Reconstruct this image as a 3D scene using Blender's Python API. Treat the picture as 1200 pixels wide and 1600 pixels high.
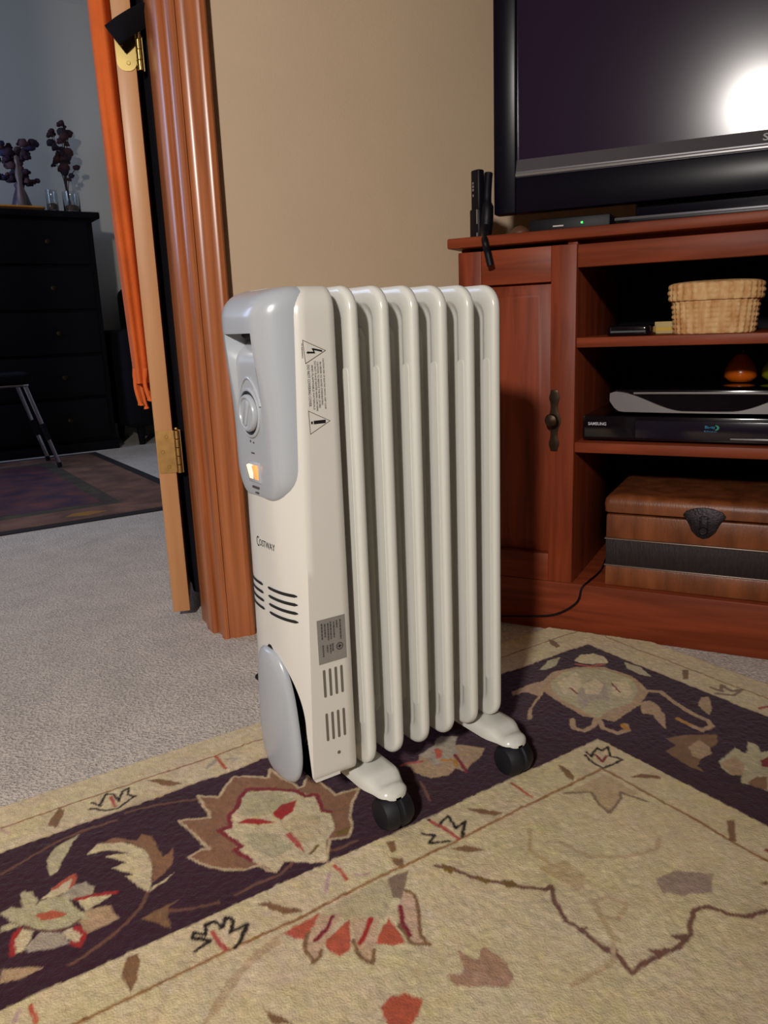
import bpy, bmesh, math, random
import numpy as np
from mathutils import Vector, Matrix

random.seed(7)
S = bpy.context.scene
for o in list(bpy.data.objects):
    bpy.data.objects.remove(o, do_unlink=True)
COL = S.collection
PI = math.pi

# ------------------------------------------------------------------ camera, world, exposure
cam_d = bpy.data.cameras.new('camera')
cam = bpy.data.objects.new('camera', cam_d)
COL.objects.link(cam)
cam_d.sensor_fit = 'HORIZONTAL'
cam_d.sensor_width = 36.0
cam_d.lens = 36.0 * 1230.0 / 1200.0
cam_d.clip_start = 0.02
c_r = Vector((0.83103859, -0.55495237, -0.03745306))
c_d = Vector((-0.15734475, -0.16996949, -0.97280677))
c_f = Vector((0.53349554, 0.814333, -0.22857004))
mw = Matrix.Identity(4)
for i in range(3):
    mw[i][0] = c_r[i]; mw[i][1] = -c_d[i]; mw[i][2] = -c_f[i]
mw.translation = Vector((0, 0, 0.59))
cam.matrix_world = mw
S.camera = cam

w = bpy.data.worlds.new('world'); S.world = w
w.use_nodes = True
w.node_tree.nodes['Background'].inputs[0].default_value = (0.05, 0.06, 0.09, 1)
w.node_tree.nodes['Background'].inputs[1].default_value = 0.25
S.view_settings.view_transform = 'Standard'
S.view_settings.look = 'None'
S.view_settings.exposure = 0.0
S.view_settings.gamma = 1.0
S.view_settings.use_curve_mapping = False

LAMP_POS = (-1.15, -0.76, 1.44)      # reading lamp behind the viewer, it also shows in the television
LAMP_AIM = (0.12, 1.60, 0.40)
LAMP_POWER = 252.0
LAMP_COLOR = (1.0, 0.94, 0.875)
FAR_GLOW_POWER = 30.0

def light_area(name, loc, rot, sx, sy, power, color):
    d = bpy.data.lights.new(name, 'AREA'); d.shape = 'RECTANGLE'
    d.size = sx; d.size_y = sy; d.energy = power; d.color = color
    o = bpy.data.objects.new(name, d); COL.objects.link(o)
    o.location = loc; o.rotation_euler = rot
    return o
# added cool area light for the far room's bluish glow, its source unseen
light_area('far_glow_light', (-1.38, 3.6, 1.45), (0, -PI/2, 0), 1.2, 1.1, FAR_GLOW_POWER, (0.54, 0.67, 1.0))

# ------------------------------------------------------------------ helpers
def lin(c):
    return tuple(((v/255.0)/12.92 if v <= 10 else (((v/255.0)+0.055)/1.055)**2.4) for v in c)

class MB:
    def __init__(s): s.v = []; s.f = []
    def add(s, vs, fs):
        n = len(s.v); s.v += [tuple(p) for p in vs]; s.f += [tuple(i+n for i in f) for f in fs]; return s
    def box(s, x0, x1, y0, y1, z0, z1):
        vs = [(x, y, z) for z in (z0, z1) for y in (y0, y1) for x in (x0, x1)]
        return s.add(vs, [(0,2,3,1),(4,5,7,6),(0,1,5,4),(2,6,7,3),(0,4,6,2),(1,3,7,5)])
    def loft(s, rings, cap0=True, cap1=True, closed=True):
        n = len(rings[0]); vs = [p for r in rings for p in r]; fs = []
        for i in range(len(rings)-1):
            for j in range(n if closed else n-1):
                k = (j+1) % n
                fs.append((i*n+j, i*n+k, (i+1)*n+k, (i+1)*n+j))
        if cap0: fs.append(tuple(range(n-1, -1, -1)))
        if cap1: fs.append(tuple((len(rings)-1)*n+j for j in range(n)))
        return s.add(vs, fs)
    def prism(s, poly, axis, a0, a1):
        def P(u, v, a):
            return {'x': (a, u, v), 'y': (u, a, v), 'z': (u, v, a)}[axis]
        return s.loft([[P(u, v, a0) for u, v in poly], [P(u, v, a1) for u, v in poly]])
    def tube(s, path, r, n=8, cap=True):
        path = [Vector(p) for p in path]; rings = []
        rr = r if isinstance(r, (list, tuple)) else [r]*len(path)
        a = None
        for i, p in enumerate(path):
            t = (path[min(i+1, len(path)-1)] - path[max(i-1, 0)]).normalized()
            if a is None: a = t.orthogonal()
            a = (a - t*a.dot(t)).normalized(); b = t.cross(a)
            rings.append([tuple(p + rr[i]*(math.cos(2*PI*j/n)*a + math.sin(2*PI*j/n)*b)) for j in range(n)])
        return s.loft(rings, cap, cap)
    def lathe(s, prof, n=24, c=(0, 0, 0), axis='z'):
        rings = []
        for r, h in prof:
            ring = []
            for j in range(n):
                a = 2*PI*j/n; u, v = r*math.cos(a), r*math.sin(a)
                ring.append({'z': (c[0]+u, c[1]+v, c[2]+h), 'x': (c[0]+h, c[1]+u, c[2]+v), 'y': (c[0]+u, c[1]+h, c[2]+v)}[axis])
            rings.append(ring)
        return s.loft(rings)
    def ball(s, c, rx, ry, rz, n=10, m=7):
        rings = []
        for i in range(1, m):
            t = PI*i/m
            rings.append([(c[0]+rx*math.sin(t)*math.cos(2*PI*j/n), c[1]+ry*math.sin(t)*math.sin(2*PI*j/n), c[2]-rz*math.cos(t)) for j in range(n)])
        return s.loft(rings)
    def build(s, name, mat, parent=None, bevel=0.0, seg=2, smooth=35, world=False):
        me = bpy.data.meshes.new(name)
        vs = s.v
        if world and parent is not None:
            l = parent.location; vs = [(x-l.x, y-l.y, z-l.z) for x, y, z in vs]
        me.from_pydata(vs, [], s.f)
        bm = bmesh.new(); bm.from_mesh(me)
        bmesh.ops.recalc_face_normals(bm, faces=bm.faces)
        if bevel > 0:
            es = [e for e in bm.edges if len(e.link_faces) == 2 and e.calc_face_angle(0) > 0.5]
            bmesh.ops.bevel(bm, geom=es, offset=bevel, segments=seg, profile=0.5, affect='EDGES', clamp_overlap=True)
        bm.to_mesh(me); bm.free()
        if smooth:
            for p in me.polygons: p.use_smooth = True
            me.set_sharp_from_angle(angle=math.radians(smooth))
        if mat is not None: me.materials.append(mat)
        o = bpy.data.objects.new(name, me); COL.objects.link(o)
        if parent is not None: o.parent = parent
        return o

def spline(pts, n=6):
    pts = [Vector(p) for p in pts]; out = []
    for i in range(len(pts)-1):
        p0 = pts[max(i-1, 0)]; p1 = pts[i]; p2 = pts[i+1]; p3 = pts[min(i+2, len(pts)-1)]
        for k in range(n):
            t = k/n
            out.append(0.5*((2*p1)+(p2-p0)*t+(2*p0-5*p1+4*p2-p3)*t*t+(3*p1-p0-3*p2+p3)*t**3))
    out.append(pts[-1]); return out

def rrect(cx, cy, hx, hy, r, n=6):
    r = max(min(r, hx-1e-4, hy-1e-4), 1e-4); out = []
    for qx, qy, a0 in ((1, 1, 0), (-1, 1, PI/2), (-1, -1, PI), (1, -1, 1.5*PI)):
        for k in range(n+1):
            a = a0 + (PI/2)*k/n
            out.append((cx+qx*(hx-r)+r*math.cos(a), cy+qy*(hy-r)+r*math.sin(a)))
    return out

def thing(name, label, cat, loc=(0, 0, 0), rotz=0.0, group=None, kind=None):
    o = bpy.data.objects.new(name, None); COL.objects.link(o)
    o.empty_display_size = 0.05
    o.location = loc; o.rotation_euler = (0, 0, rotz)
    if label: o['label'] = label
    if cat: o['category'] = cat
    if group: o['group'] = group
    if kind: o['kind'] = kind
    return o
def tag(o, label, cat, group=None):
    o['label'] = label; o['category'] = cat
    if group: o['group'] = group
    return o
def struct(o, label=None):
    o['kind'] = 'structure'
    if label: o['label'] = label
    return o

def text_mesh(txt, size, bold=0.0):
    cu = bpy.data.curves.new('lettering', 'FONT'); cu.body = txt; cu.size = size; cu.offset = bold
    cu.resolution_u = 2
    to = bpy.data.objects.new('lettering', cu); COL.objects.link(to)
    bpy.context.view_layer.update()
    me = bpy.data.meshes.new_from_object(to)
    vs = [tuple(v.co) for v in me.vertices]; fs = [tuple(p.vertices) for p in me.polygons]
    bpy.data.objects.remove(to); bpy.data.meshes.remove(me); bpy.data.curves.remove(cu)
    return vs, fs
def fit_text(txt, width, height, bold=0.0):
    """lettering scaled to a given width and height, lower left corner at the origin"""
    vs, fs = text_mesh(txt, 1.0, bold)
    xs = [v[0] for v in vs]; ys = [v[1] for v in vs]
    kx = width/(max(xs)-min(xs)); ky = height/(max(ys)-min(ys))
    return [((x-min(xs))*kx, (y-min(ys))*ky) for x, y, z in vs], fs

# ------------------------------------------------------------------ materials
def _nodes(name):
    m = bpy.data.materials.new(name); m.use_nodes = True
    nt = m.node_tree; return m, nt, nt.nodes['Principled BSDF']
def mat(name, rgb, rough=0.5, metal=0.0, var=0.0, vscale=20.0, bump=0.0, bscale=200.0, coat=0.0, spec=0.5, stretch=(1, 1, 1), rgb2=None, emis=None, estr=0.0, detail=4.0, trans=0.0):
    m, nt, b = _nodes(name)
    c = lin(rgb); b.inputs['Roughness'].default_value = rough; b.inputs['Metallic'].default_value = metal
    b.inputs['Base Color'].default_value = (*c, 1); b.inputs['Coat Weight'].default_value = coat
    b.inputs['Coat Roughness'].default_value = 0.12
    b.inputs['Specular IOR Level'].default_value = spec; b.inputs['Transmission Weight'].default_value = trans
    if emis: 
        b.inputs['Emission Color'].default_value = (*lin(emis), 1); b.inputs['Emission Strength'].default_value = estr
    tc = nt.nodes.new('ShaderNodeTexCoord'); mp = nt.nodes.new('ShaderNodeMapping')
    mp.inputs['Scale'].default_value = stretch; nt.links.new(tc.outputs['Object'], mp.inputs['Vector'])
    if var > 0 or rgb2:
        n = nt.nodes.new('ShaderNodeTexNoise'); n.inputs['Scale'].default_value = vscale; n.inputs['Detail'].default_value = detail
        nt.links.new(mp.outputs['Vector'], n.inputs['Vector'])
        r = nt.nodes.new('ShaderNodeValToRGB'); r.color_ramp.elements[0].position = 0.34; r.color_ramp.elements[1].position = 0.66
        c2 = lin(rgb2) if rgb2 else tuple(v*(1-var) for v in c)
        c1 = c if rgb2 else tuple(min(1, v*(1+var)) for v in c)
        r.color_ramp.elements[0].color = (*c2, 1); r.color_ramp.elements[1].color = (*c1, 1)
        nt.links.new(n.outputs['Fac'], r.inputs['Fac']); nt.links.new(r.outputs['Color'], b.inputs['Base Color'])
    if bump > 0:
        n2 = nt.nodes.new('ShaderNodeTexNoise'); n2.inputs['Scale'].default_value = bscale; n2.inputs['Detail'].default_value = 3
        nt.links.new(mp.outputs['Vector'], n2.inputs['Vector'])
        bp = nt.nodes.new('ShaderNodeBump'); bp.inputs['Strength'].default_value = bump; bp.inputs['Distance'].default_value = 0.004
        nt.links.new(n2.outputs['Fac'], bp.inputs['Height']); nt.links.new(bp.outputs['Normal'], b.inputs['Normal'])
    return m
def wood(name, a, bb, stretch, rough=0.4, coat=0.2, scale=9.0, spec=0.5):
    m, nt, b = _nodes(name)
    b.inputs['Roughness'].default_value = rough; b.inputs['Coat Weight'].default_value = coat; b.inputs['Coat Roughness'].default_value = 0.25
    b.inputs['Specular IOR Level'].default_value = spec
    tc = nt.nodes.new('ShaderNodeTexCoord'); mp = nt.nodes.new('ShaderNodeMapping')
    mp.inputs['Scale'].default_value = stretch; nt.links.new(tc.outputs['Object'], mp.inputs['Vector'])
    n = nt.nodes.new('ShaderNodeTexNoise'); n.inputs['Scale'].default_value = scale; n.inputs['Detail'].default_value = 6; n.inputs['Distortion'].default_value = 0.6
    nt.links.new(mp.outputs['Vector'], n.inputs['Vector'])
    r = nt.nodes.new('ShaderNodeValToRGB'); e = r.color_ramp.elements
    e[0].position = 0.3; e[0].color = (*lin(bb), 1); e[1].position = 0.68; e[1].color = (*lin(a), 1)
    nt.links.new(n.outputs['Fac'], r.inputs['Fac']); nt.links.new(r.outputs['Color'], b.inputs['Base Color'])
    bp = nt.nodes.new('ShaderNodeBump'); bp.inputs['Strength'].default_value = 0.12; bp.inputs['Distance'].default_value = 0.002
    nt.links.new(n.outputs['Fac'], bp.inputs['Height']); nt.links.new(bp.outputs['Normal'], b.inputs['Normal'])
    return m
def carpet_mat(name, a, bb):
    m, nt, b = _nodes(name)
    b.inputs['Roughness'].default_value = 0.95; b.inputs['Specular IOR Level'].default_value = 0.1
    b.inputs['Sheen Weight'].default_value = 0.2
    tc = nt.nodes.new('ShaderNodeTexCoord')
    n = nt.nodes.new('ShaderNodeTexNoise'); n.inputs['Scale'].default_value = 210; n.inputs['Detail'].default_value = 3
    n3 = nt.nodes.new('ShaderNodeTexNoise'); n3.inputs['Scale'].default_value = 11; n3.inputs['Detail'].default_value = 4
    mx = nt.nodes.new('ShaderNodeMath'); mx.operation = 'MULTIPLY_ADD'; mx.inputs[1].default_value = 0.35
    for k in (n, n3): nt.links.new(tc.outputs['Object'], k.inputs['Vector'])
    nt.links.new(n3.outputs['Fac'], mx.inputs[0]); nt.links.new(n.outputs['Fac'], mx.inputs[2])
    r = nt.nodes.new('ShaderNodeValToRGB'); e = r.color_ramp.elements
    e[0].position = 0.48; e[0].color = (*lin(bb), 1); e[1].position = 0.88; e[1].color = (*lin(a), 1)
    nt.links.new(mx.outputs[0], r.inputs['Fac']); nt.links.new(r.outputs['Color'], b.inputs['Base Color'])
    bp = nt.nodes.new('ShaderNodeBump'); bp.inputs['Strength'].default_value = 0.9; bp.inputs['Distance'].default_value = 0.006
    nt.links.new(n.outputs['Fac'], bp.inputs['Height']); nt.links.new(bp.outputs['Normal'], b.inputs['Normal'])
    return m

M = {}
M['wall'] = mat('painted_wall', (206, 181, 152), 0.75, bump=0.08, bscale=260, var=0.02, vscale=6)
M['wall_far'] = mat('painted_wall_far', (186, 184, 176), 0.8, bump=0.08, bscale=260)
M['ceiling'] = mat('ceiling_paint', (225, 220, 208), 0.9)
M['carpet'] = carpet_mat('beige_carpet', (218, 206, 194), (166, 157, 148))
M['oak'] = wood('stained_trim_wood', (180, 106, 62), (140, 76, 40), (30, 30, 1.2), 0.34, 0.35, 2.2)
M['oak_door'] = wood('door_edge_wood', (200, 146, 98), (184, 128, 82), (14, 14, 1.0), 0.5, 0.1, 2.2)
M['cherry_v'] = wood('cherry_wood_upright', (136, 60, 34), (100, 40, 21), (22, 22, 1.5), 0.46, 0.0, 2.5, 0.22)
M['cherry_h'] = wood('cherry_wood_level', (140, 64, 36), (104, 43, 22), (1.5, 22, 22), 0.46, 0.0, 2.5, 0.22)
M['white'] = mat('warm_white_enamel', (212, 209, 202), 0.30, coat=0.25, var=0.01, vscale=4)
M['fin_white'] = mat('white_fin_enamel', (210, 209, 202), 0.26, coat=0.35, var=0.01, vscale=4)
M['grey'] = mat('grey_plastic', (168, 173, 180), 0.27, coat=0.25, var=0.01, vscale=4)
M['grey_dark'] = mat('dark_grey_plastic', (70, 74, 78), 0.4)
M['black'] = mat('black_plastic', (11, 9, 18), 0.5, spec=0.25)
M['gloss_black'] = mat('gloss_black_plastic', (9, 8, 16), 0.12, coat=0.4)
M['tv_frame'] = mat('tv_frame_black', (11, 9, 22), 0.30, spec=0.22)
M['screen'] = mat('television_glass', (40, 27, 48), 0.155, spec=0.34)
M['ink'] = mat('black_ink', (16, 15, 15), 0.6)
M['ink_soft'] = mat('worn_ink', (70, 62, 54), 0.6)
M['ink_line'] = mat('thin_ink', (105, 92, 78), 0.6)
M['vent'] = mat('vent_shade', (22, 20, 20), 0.8)
M['vent_side'] = mat('shallow_vent_shade', (104, 98, 90), 0.7)
M['label'] = mat('grey_foil_label', (150, 146, 142), 0.38, metal=0.3, var=0.05, vscale=60)
M['label_ink'] = mat('label_print', (72, 68, 68), 0.6)
M['navy'] = mat('caster_rubber', (9, 9, 20), 0.65)
M['brass'] = mat('brass', (214, 188, 120), 0.22, metal=1.0, var=0.06, vscale=30)
M['brass_dull'] = mat('tarnished_brass', (176, 136, 82), 0.42, metal=0.9, var=0.12, vscale=60)
M['dark_brass'] = mat('dark_aged_brass', (56, 42, 30), 0.4, metal=0.8, var=0.2, vscale=80)
M['scarf'] = mat('orange_scarf', (212, 98, 34), 0.85, var=0.10, vscale=14, bump=0.3, bscale=500)
M['strap'] = mat('black_cloth', (8, 7, 16), 0.85, spec=0.2, bump=0.2, bscale=300)
M['silver'] = mat('silver_plastic', (150, 148, 150), 0.35, metal=0.6)
M['silver_dim'] = mat('dark_silver_plastic', (92, 90, 96), 0.36, metal=0.4)
M['chrome'] = mat('chrome', (200, 204, 210), 0.18, metal=1.0)
M['dark_wood'] = wood('dark_dresser_wood', (9, 6, 12), (6, 4, 9), (1.5, 14, 14), 0.6, 0.0, 3.0, 0.15)
M['black_cloth'] = mat('dark_upholstery', (10, 9, 17), 0.9, spec=0.2, bump=0.2, bscale=200)
M['wicker'] = mat('wicker', (228, 190, 136), 0.7, rgb2=(196, 140, 84), vscale=26, stretch=(3, 3, 1), bump=0.3, bscale=300)
M['leather'] = mat('tan_leather', (138, 78, 42), 0.42, rgb2=(98, 50, 26), vscale=14, stretch=(2, 2, 0.5), bump=0.15, bscale=180)
M['leather_dark'] = mat('dark_woven_panel', (34, 20, 24), 0.6, var=0.25, vscale=40, stretch=(5, 1, 0.6), bump=0.4, bscale=120)
M['iron'] = mat('blackened_iron', (48, 42, 46), 0.45, metal=0.7, var=0.2, vscale=90, bump=0.3, bscale=260)
M['pewter'] = mat('pale_metal_strip', (150, 132, 122), 0.4, metal=0.7)

def glass(name, rgb, rough=0.05):
    m, nt, b = _nodes(name)
    b.inputs['Base Color'].default_value = (*lin(rgb), 1); b.inputs['Roughness'].default_value = rough
    b.inputs['Transmission Weight'].default_value = 1.0; b.inputs['IOR'].default_value = 1.35
    return m
M['glass'] = glass('clear_glass', (225, 232, 235))
M['amber'] = mat('amber_glaze', (190, 88, 12), 0.25, var=0.1, vscale=20)
M['green'] = mat('green_glaze', (22, 116, 14), 0.25, rgb2=(160, 150, 14), vscale=16)

# ------------------------------------------------------------------ the rooms
WY, WY2 = 1.432, 1.548           # the wall between the two rooms
FZ = -0.008                      # carpet level (the rug's top lies at z = 0)
RX0, RX1, RY0, RY1, CZ = -2.5, 2.10, -2.5, 5.05, 2.42
DX0, DX1, DZ = -0.27, 0.541, 2.04  # doorway

struct(MB().add([(RX0-.1, RY0-.1, FZ), (RX1+.1, RY0-.1, FZ), (RX1+.1, RY1+.1, FZ), (RX0-.1, RY1+.1, FZ)], [(0, 1, 2, 3)]).build('floor', M['carpet'], smooth=0), 'beige cut-pile carpet running through both rooms')
struct(MB().box(RX0-.1, RX1+.1, RY0-.1, RY1+.1, CZ, CZ+.05).build('ceiling', M['ceiling'], smooth=0), 'plain white ceiling')
mb = MB()
mb.box(DX1+.019, RX1, WY, WY2, FZ, CZ)
mb.box(RX0, DX0-.019, WY, WY2, FZ, CZ)
mb.box(DX0-.019, DX1+.019, WY, WY2, DZ+.019, CZ)
struct(mb.build('wall_back', M['wall'], smooth=0), 'tan painted wall with the doorway in it')
struct(MB().box(RX1, RX1+.1, RY0, WY2, FZ, CZ).build('wall_right', M['wall'], smooth=0), 'tan painted side wall behind the television')
struct(MB().box(RX0-.1, RX0, RY0, WY2, FZ, CZ).build('wall_left', M['wall'], smooth=0), 'tan painted wall on the left')
struct(MB().box(RX0, RX1, RY0-.1, RY0, FZ, CZ).build('wall_front', M['wall'], smooth=0), 'tan painted wall behind the viewer')
struct(MB().box(-1.5, RX1+.1, RY1, RY1+.1, FZ, CZ).build('wall_far', M['wall_far'], smooth=0), 'dim greyish wall of the far room')
struct(MB().box(RX1, RX1+.1, WY2, RY1, FZ, CZ).build('wall_far_right', M['wall_far'], smooth=0), 'right wall of the far room')
mb = MB()                        # opening added behind the glow light in the far room's unseen left wall
mb.box(-1.6, -1.5, WY2, 3.0, FZ, CZ); mb.box(-1.6, -1.5, 4.2, RY1, FZ, CZ)
mb.box(-1.6, -1.5, 3.0, 4.2, FZ, 0.9); mb.box(-1.6, -1.5, 3.0, 4.2, 2.0, CZ)
struct(mb.build('wall_far_left', M['wall_far'], smooth=0), 'left wall of the far room with an opening added behind the glow light')

# door casing and jamb
tr = thing('trim_1', 'stained wood door casing and jamb', None, (DX1, WY, FZ)); tr['kind'] = 'structure'
def casing_prof(x0, sgn):
    pr = [(0, 0), (0, -.011), (.004, -.015), (.009, -.0155), (.011, -.012), (.015, -.0125), (.019, -.017), (.026, -.020),
          (.040, -.0215), (.047, -.0235), (.050, -.026), (.058, -.0265), (.062, -.024), (.0635, -.020), (.0635, 0)]
    return [(x0 + sgn*u, WY + v) for u, v in pr]
MB().prism(casing_prof(DX1-.004+.0, 1), 'z', FZ, DZ+.06).build('casing', M['oak'], tr, smooth=28, world=True)
MB().prism(casing_prof(DX0+.004, -1), 'z', FZ, DZ+.06).build('casing', M['oak'], tr, smooth=28, world=True)
MB().prism([(WY+v, DZ-.004+u) for (u, v) in [(0, 0), (0, -.011), (.009, -.0155), (.019, -.017), (.047, -.0235), (.058, -.0265), (.0635, 0)]], 'x', DX0-.06, DX1+.06).build('head_casing', M['oak'], tr, smooth=28, world=True)
MB().box(DX1, DX1+.019, WY-.002, WY2+.006, FZ, DZ+.019).build('jamb', M['oak'], tr, bevel=.002, world=True)
MB().box(DX0-.019, DX0, WY-.002, WY2+.006, FZ, DZ+.019).build('jamb', M['oak'], tr, bevel=.002, world=True)
MB().box(DX0, DX1, WY-.002, WY2+.006, DZ, DZ+.019).build('head_jamb', M['oak'], tr, bevel=.002, world=True)
MB().box(DX1-.011, DX1+.001, WY+.030, WY+.066, FZ, DZ).build('door_stop', M['oak'], tr, bevel=.003, world=True)
MB().box(DX0-.001, DX0+.011, WY+.030, WY+.066, FZ, DZ).build('door_stop', M['oak'], tr, bevel=.003, world=True)

# open door, seen on its hinge edge
DA = math.radians(20.5)          # door swung a little past square into the far room
droot = thing('door_1', 'stained wood door standing open, seen on its hinge edge', None, (0.4915, 1.588, FZ), -DA, kind='structure')
# local x: across the thickness (to the right), local y: along the door
MB().box(0, .035, 0, .76, .020, 2.03).build('slab', M['oak_door'], droot, bevel=.0015)
def hinge(z0, z1, mleaf, mknuckle, rounded):
    zc = (z0+z1)/2; hh = (z1-z0)/2
    pr = [(x, z) for x, z in rrect(.019, zc, .0175, hh, .0155 if rounded else .003, 6)]
    lf = MB().prism(pr, 'y', -.0022, .0).build('hinge_leaf', mleaf, droot, smooth=30)
    for k, zz in enumerate((-.7, 0, .7)):
        MB().lathe([(.003, -.0008), (.0036, 0), (.002, .0006)], 10, (.012 if k % 2 else .022, -.0026, zc+zz*hh), 'y').build('screw', mknuckle, lf)
    kn = MB()
    nseg = 5
    for k in range(nseg):
        za = z0 + (z1-z0)*k/nseg; zb = z0 + (z1-z0)*(k+1)/nseg - .0009
        kn.lathe([(.0048, 0), (.0056, .0006), (.0056, zb-za-.0006), (.0048, zb-za)], 14, (.0425, -.006, za))
    kn.lathe([(.002, 0), (.004, .002), (.003, .005)], 10, (.0425, -.006, z1))
    k_o = kn.build('hinge_knuckle', mknuckle, droot)
    MB().box(.0425, .0500, -.0035, -.0015, z0, z1).build('jamb_leaf', mknuckle, k_o)
hinge(1.074, 1.163, M['brass'], M['brass'], True)
hinge(.322, .410, M['brass_dull'], M['brass_dull'], False)

# orange scarf hung over the door
def scarf():
    z_top, z_bot = 2.045, .505
    rings = []; n = 40
    for i in range(46):
        t = i/45; z = z_top + (z_bot - z_top)*t
        out = .042 if t > .04 else .042*t/.04 + .004
        if t > .80: out *= 1 - .22*((t-.80)/.20)**1.5
        out *= 1 + .06*math.sin(z*7.0)
        wid = .078 - .016*max(0, (t-.7)/.3)
        ring = []
        for j in range(n):
            a = 2*PI*j/n
            fold = 1 + .10*math.cos(5*a + 1.4*math.sin(z*3)) * (0.4 + .6*t)
            yy = .086 + wid*math.cos(a)*fold
            xx = -.0015 - out*.5 + out*.5*math.sin(a)*fold
            ring.append((min(xx, -.0012), yy, z))
        rings.append(ring)
    rt = thing('scarf', 'long orange scarf with tasselled end hanging down the open door', 'scarf', (0.4915, 1.588, FZ), -DA)
    MB().loft(rings).build('scarf_cloth', M['scarf'], rt, smooth=60)
    for k in range(7):
        yy = .030 + .016*k; ln = .044 + .020*((k*37) % 5)/4
        x0 = -.008 - .020*((k*23) % 3)/2
        path = spline([(x0, yy, .535), (x0-.003, yy+.002*(k % 2), .515-.2*ln), (x0-.001, yy, .515-.6*ln), (x0+.003, yy+.003, .515-ln)], 4)
        MB().tube(path, [.0055]*3 + [.0042]*(len(path)-4) + [.0058], 7).build('tassel', M['scarf'], rt, smooth=60)
scarf()
# dark coat hanging on the other face of the door, filling the hinge gap with black
def coat():
    rings = []; n = 28
    for i in range(30):
        t = i/29; z = 1.93 - 1.885*t
        wid = .13 + .03*math.sin(t*PI); th = .019 + .006*t
        rings.append([(max(.036, .036 + th + th*math.cos(2*PI*j/n)*(1+.10*math.cos(6*2*PI*j/n))), .165 + wid*math.sin(2*PI*j/n)*(1+.05*math.sin(9*t+j)), z) for j in range(n)])
    ct = thing('hanging_coat', 'long black coat hanging behind the open door, seen through the hinge gap', 'coat', (0.4915, 1.588, FZ), -DA)
    MB().loft(rings).build('coat_cloth', M['strap'], ct, smooth=60)
    MB().tube(spline([(.055, .165, 1.925), (.050, .165, 1.95), (.037, .165, 1.955)], 5), .004, 7).build('hanging_loop', M['strap'], ct)
coat()
# black cloth strap squeezed in the hinge gap, bent across the upper hinge
def ribbon(path, wdir, hw, th):
    rings = []
    for i, p in enumerate(path):
        p = Vector(p); t = (Vector(path[min(i+1, len(path)-1)]) - Vector(path[max(i-1, 0)])).normalized()
        wv = Vector(wdir[i]); wv = (wv - t*wv.dot(t)).normalized(); nv = t.cross(wv)
        h = hw[i]
        rings.append([tuple(p + wv*h*c + nv*th*s) for c, s in ((1, .3), (.8, 1), (0, 1.15), (-.8, 1), (-1, .3), (-1, -.3), (-.8, -1), (0, -1.1), (.8, -1), (1, -.3))])
    return rings
pp = spline([(.553, 1.566, 1.50), (.553, 1.566, 1.30), (.552, 1.564, 1.19), (.543, 1.556, 1.160), (.520, 1.551, 1.143), (.497, 1.549, 1.127), (.478, 1.552, 1.113)], 5)
wd = []; hw = []
for i in range(len(pp)):
    t = i/(len(pp)-1)
    wd.append((1, -.2, 0) if t < .42 else (0.3, 0, 1)); hw.append(.0085 if t < .34 else min(.0185, .0085 + (t-.34)*.06))
tag(MB().loft(ribbon(pp, wd, hw, .0028)).build('cloth_strap', M['strap'], None, smooth=50), 'black cloth strap poking out of the hinge gap over the brass hinge', 'strap')

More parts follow.
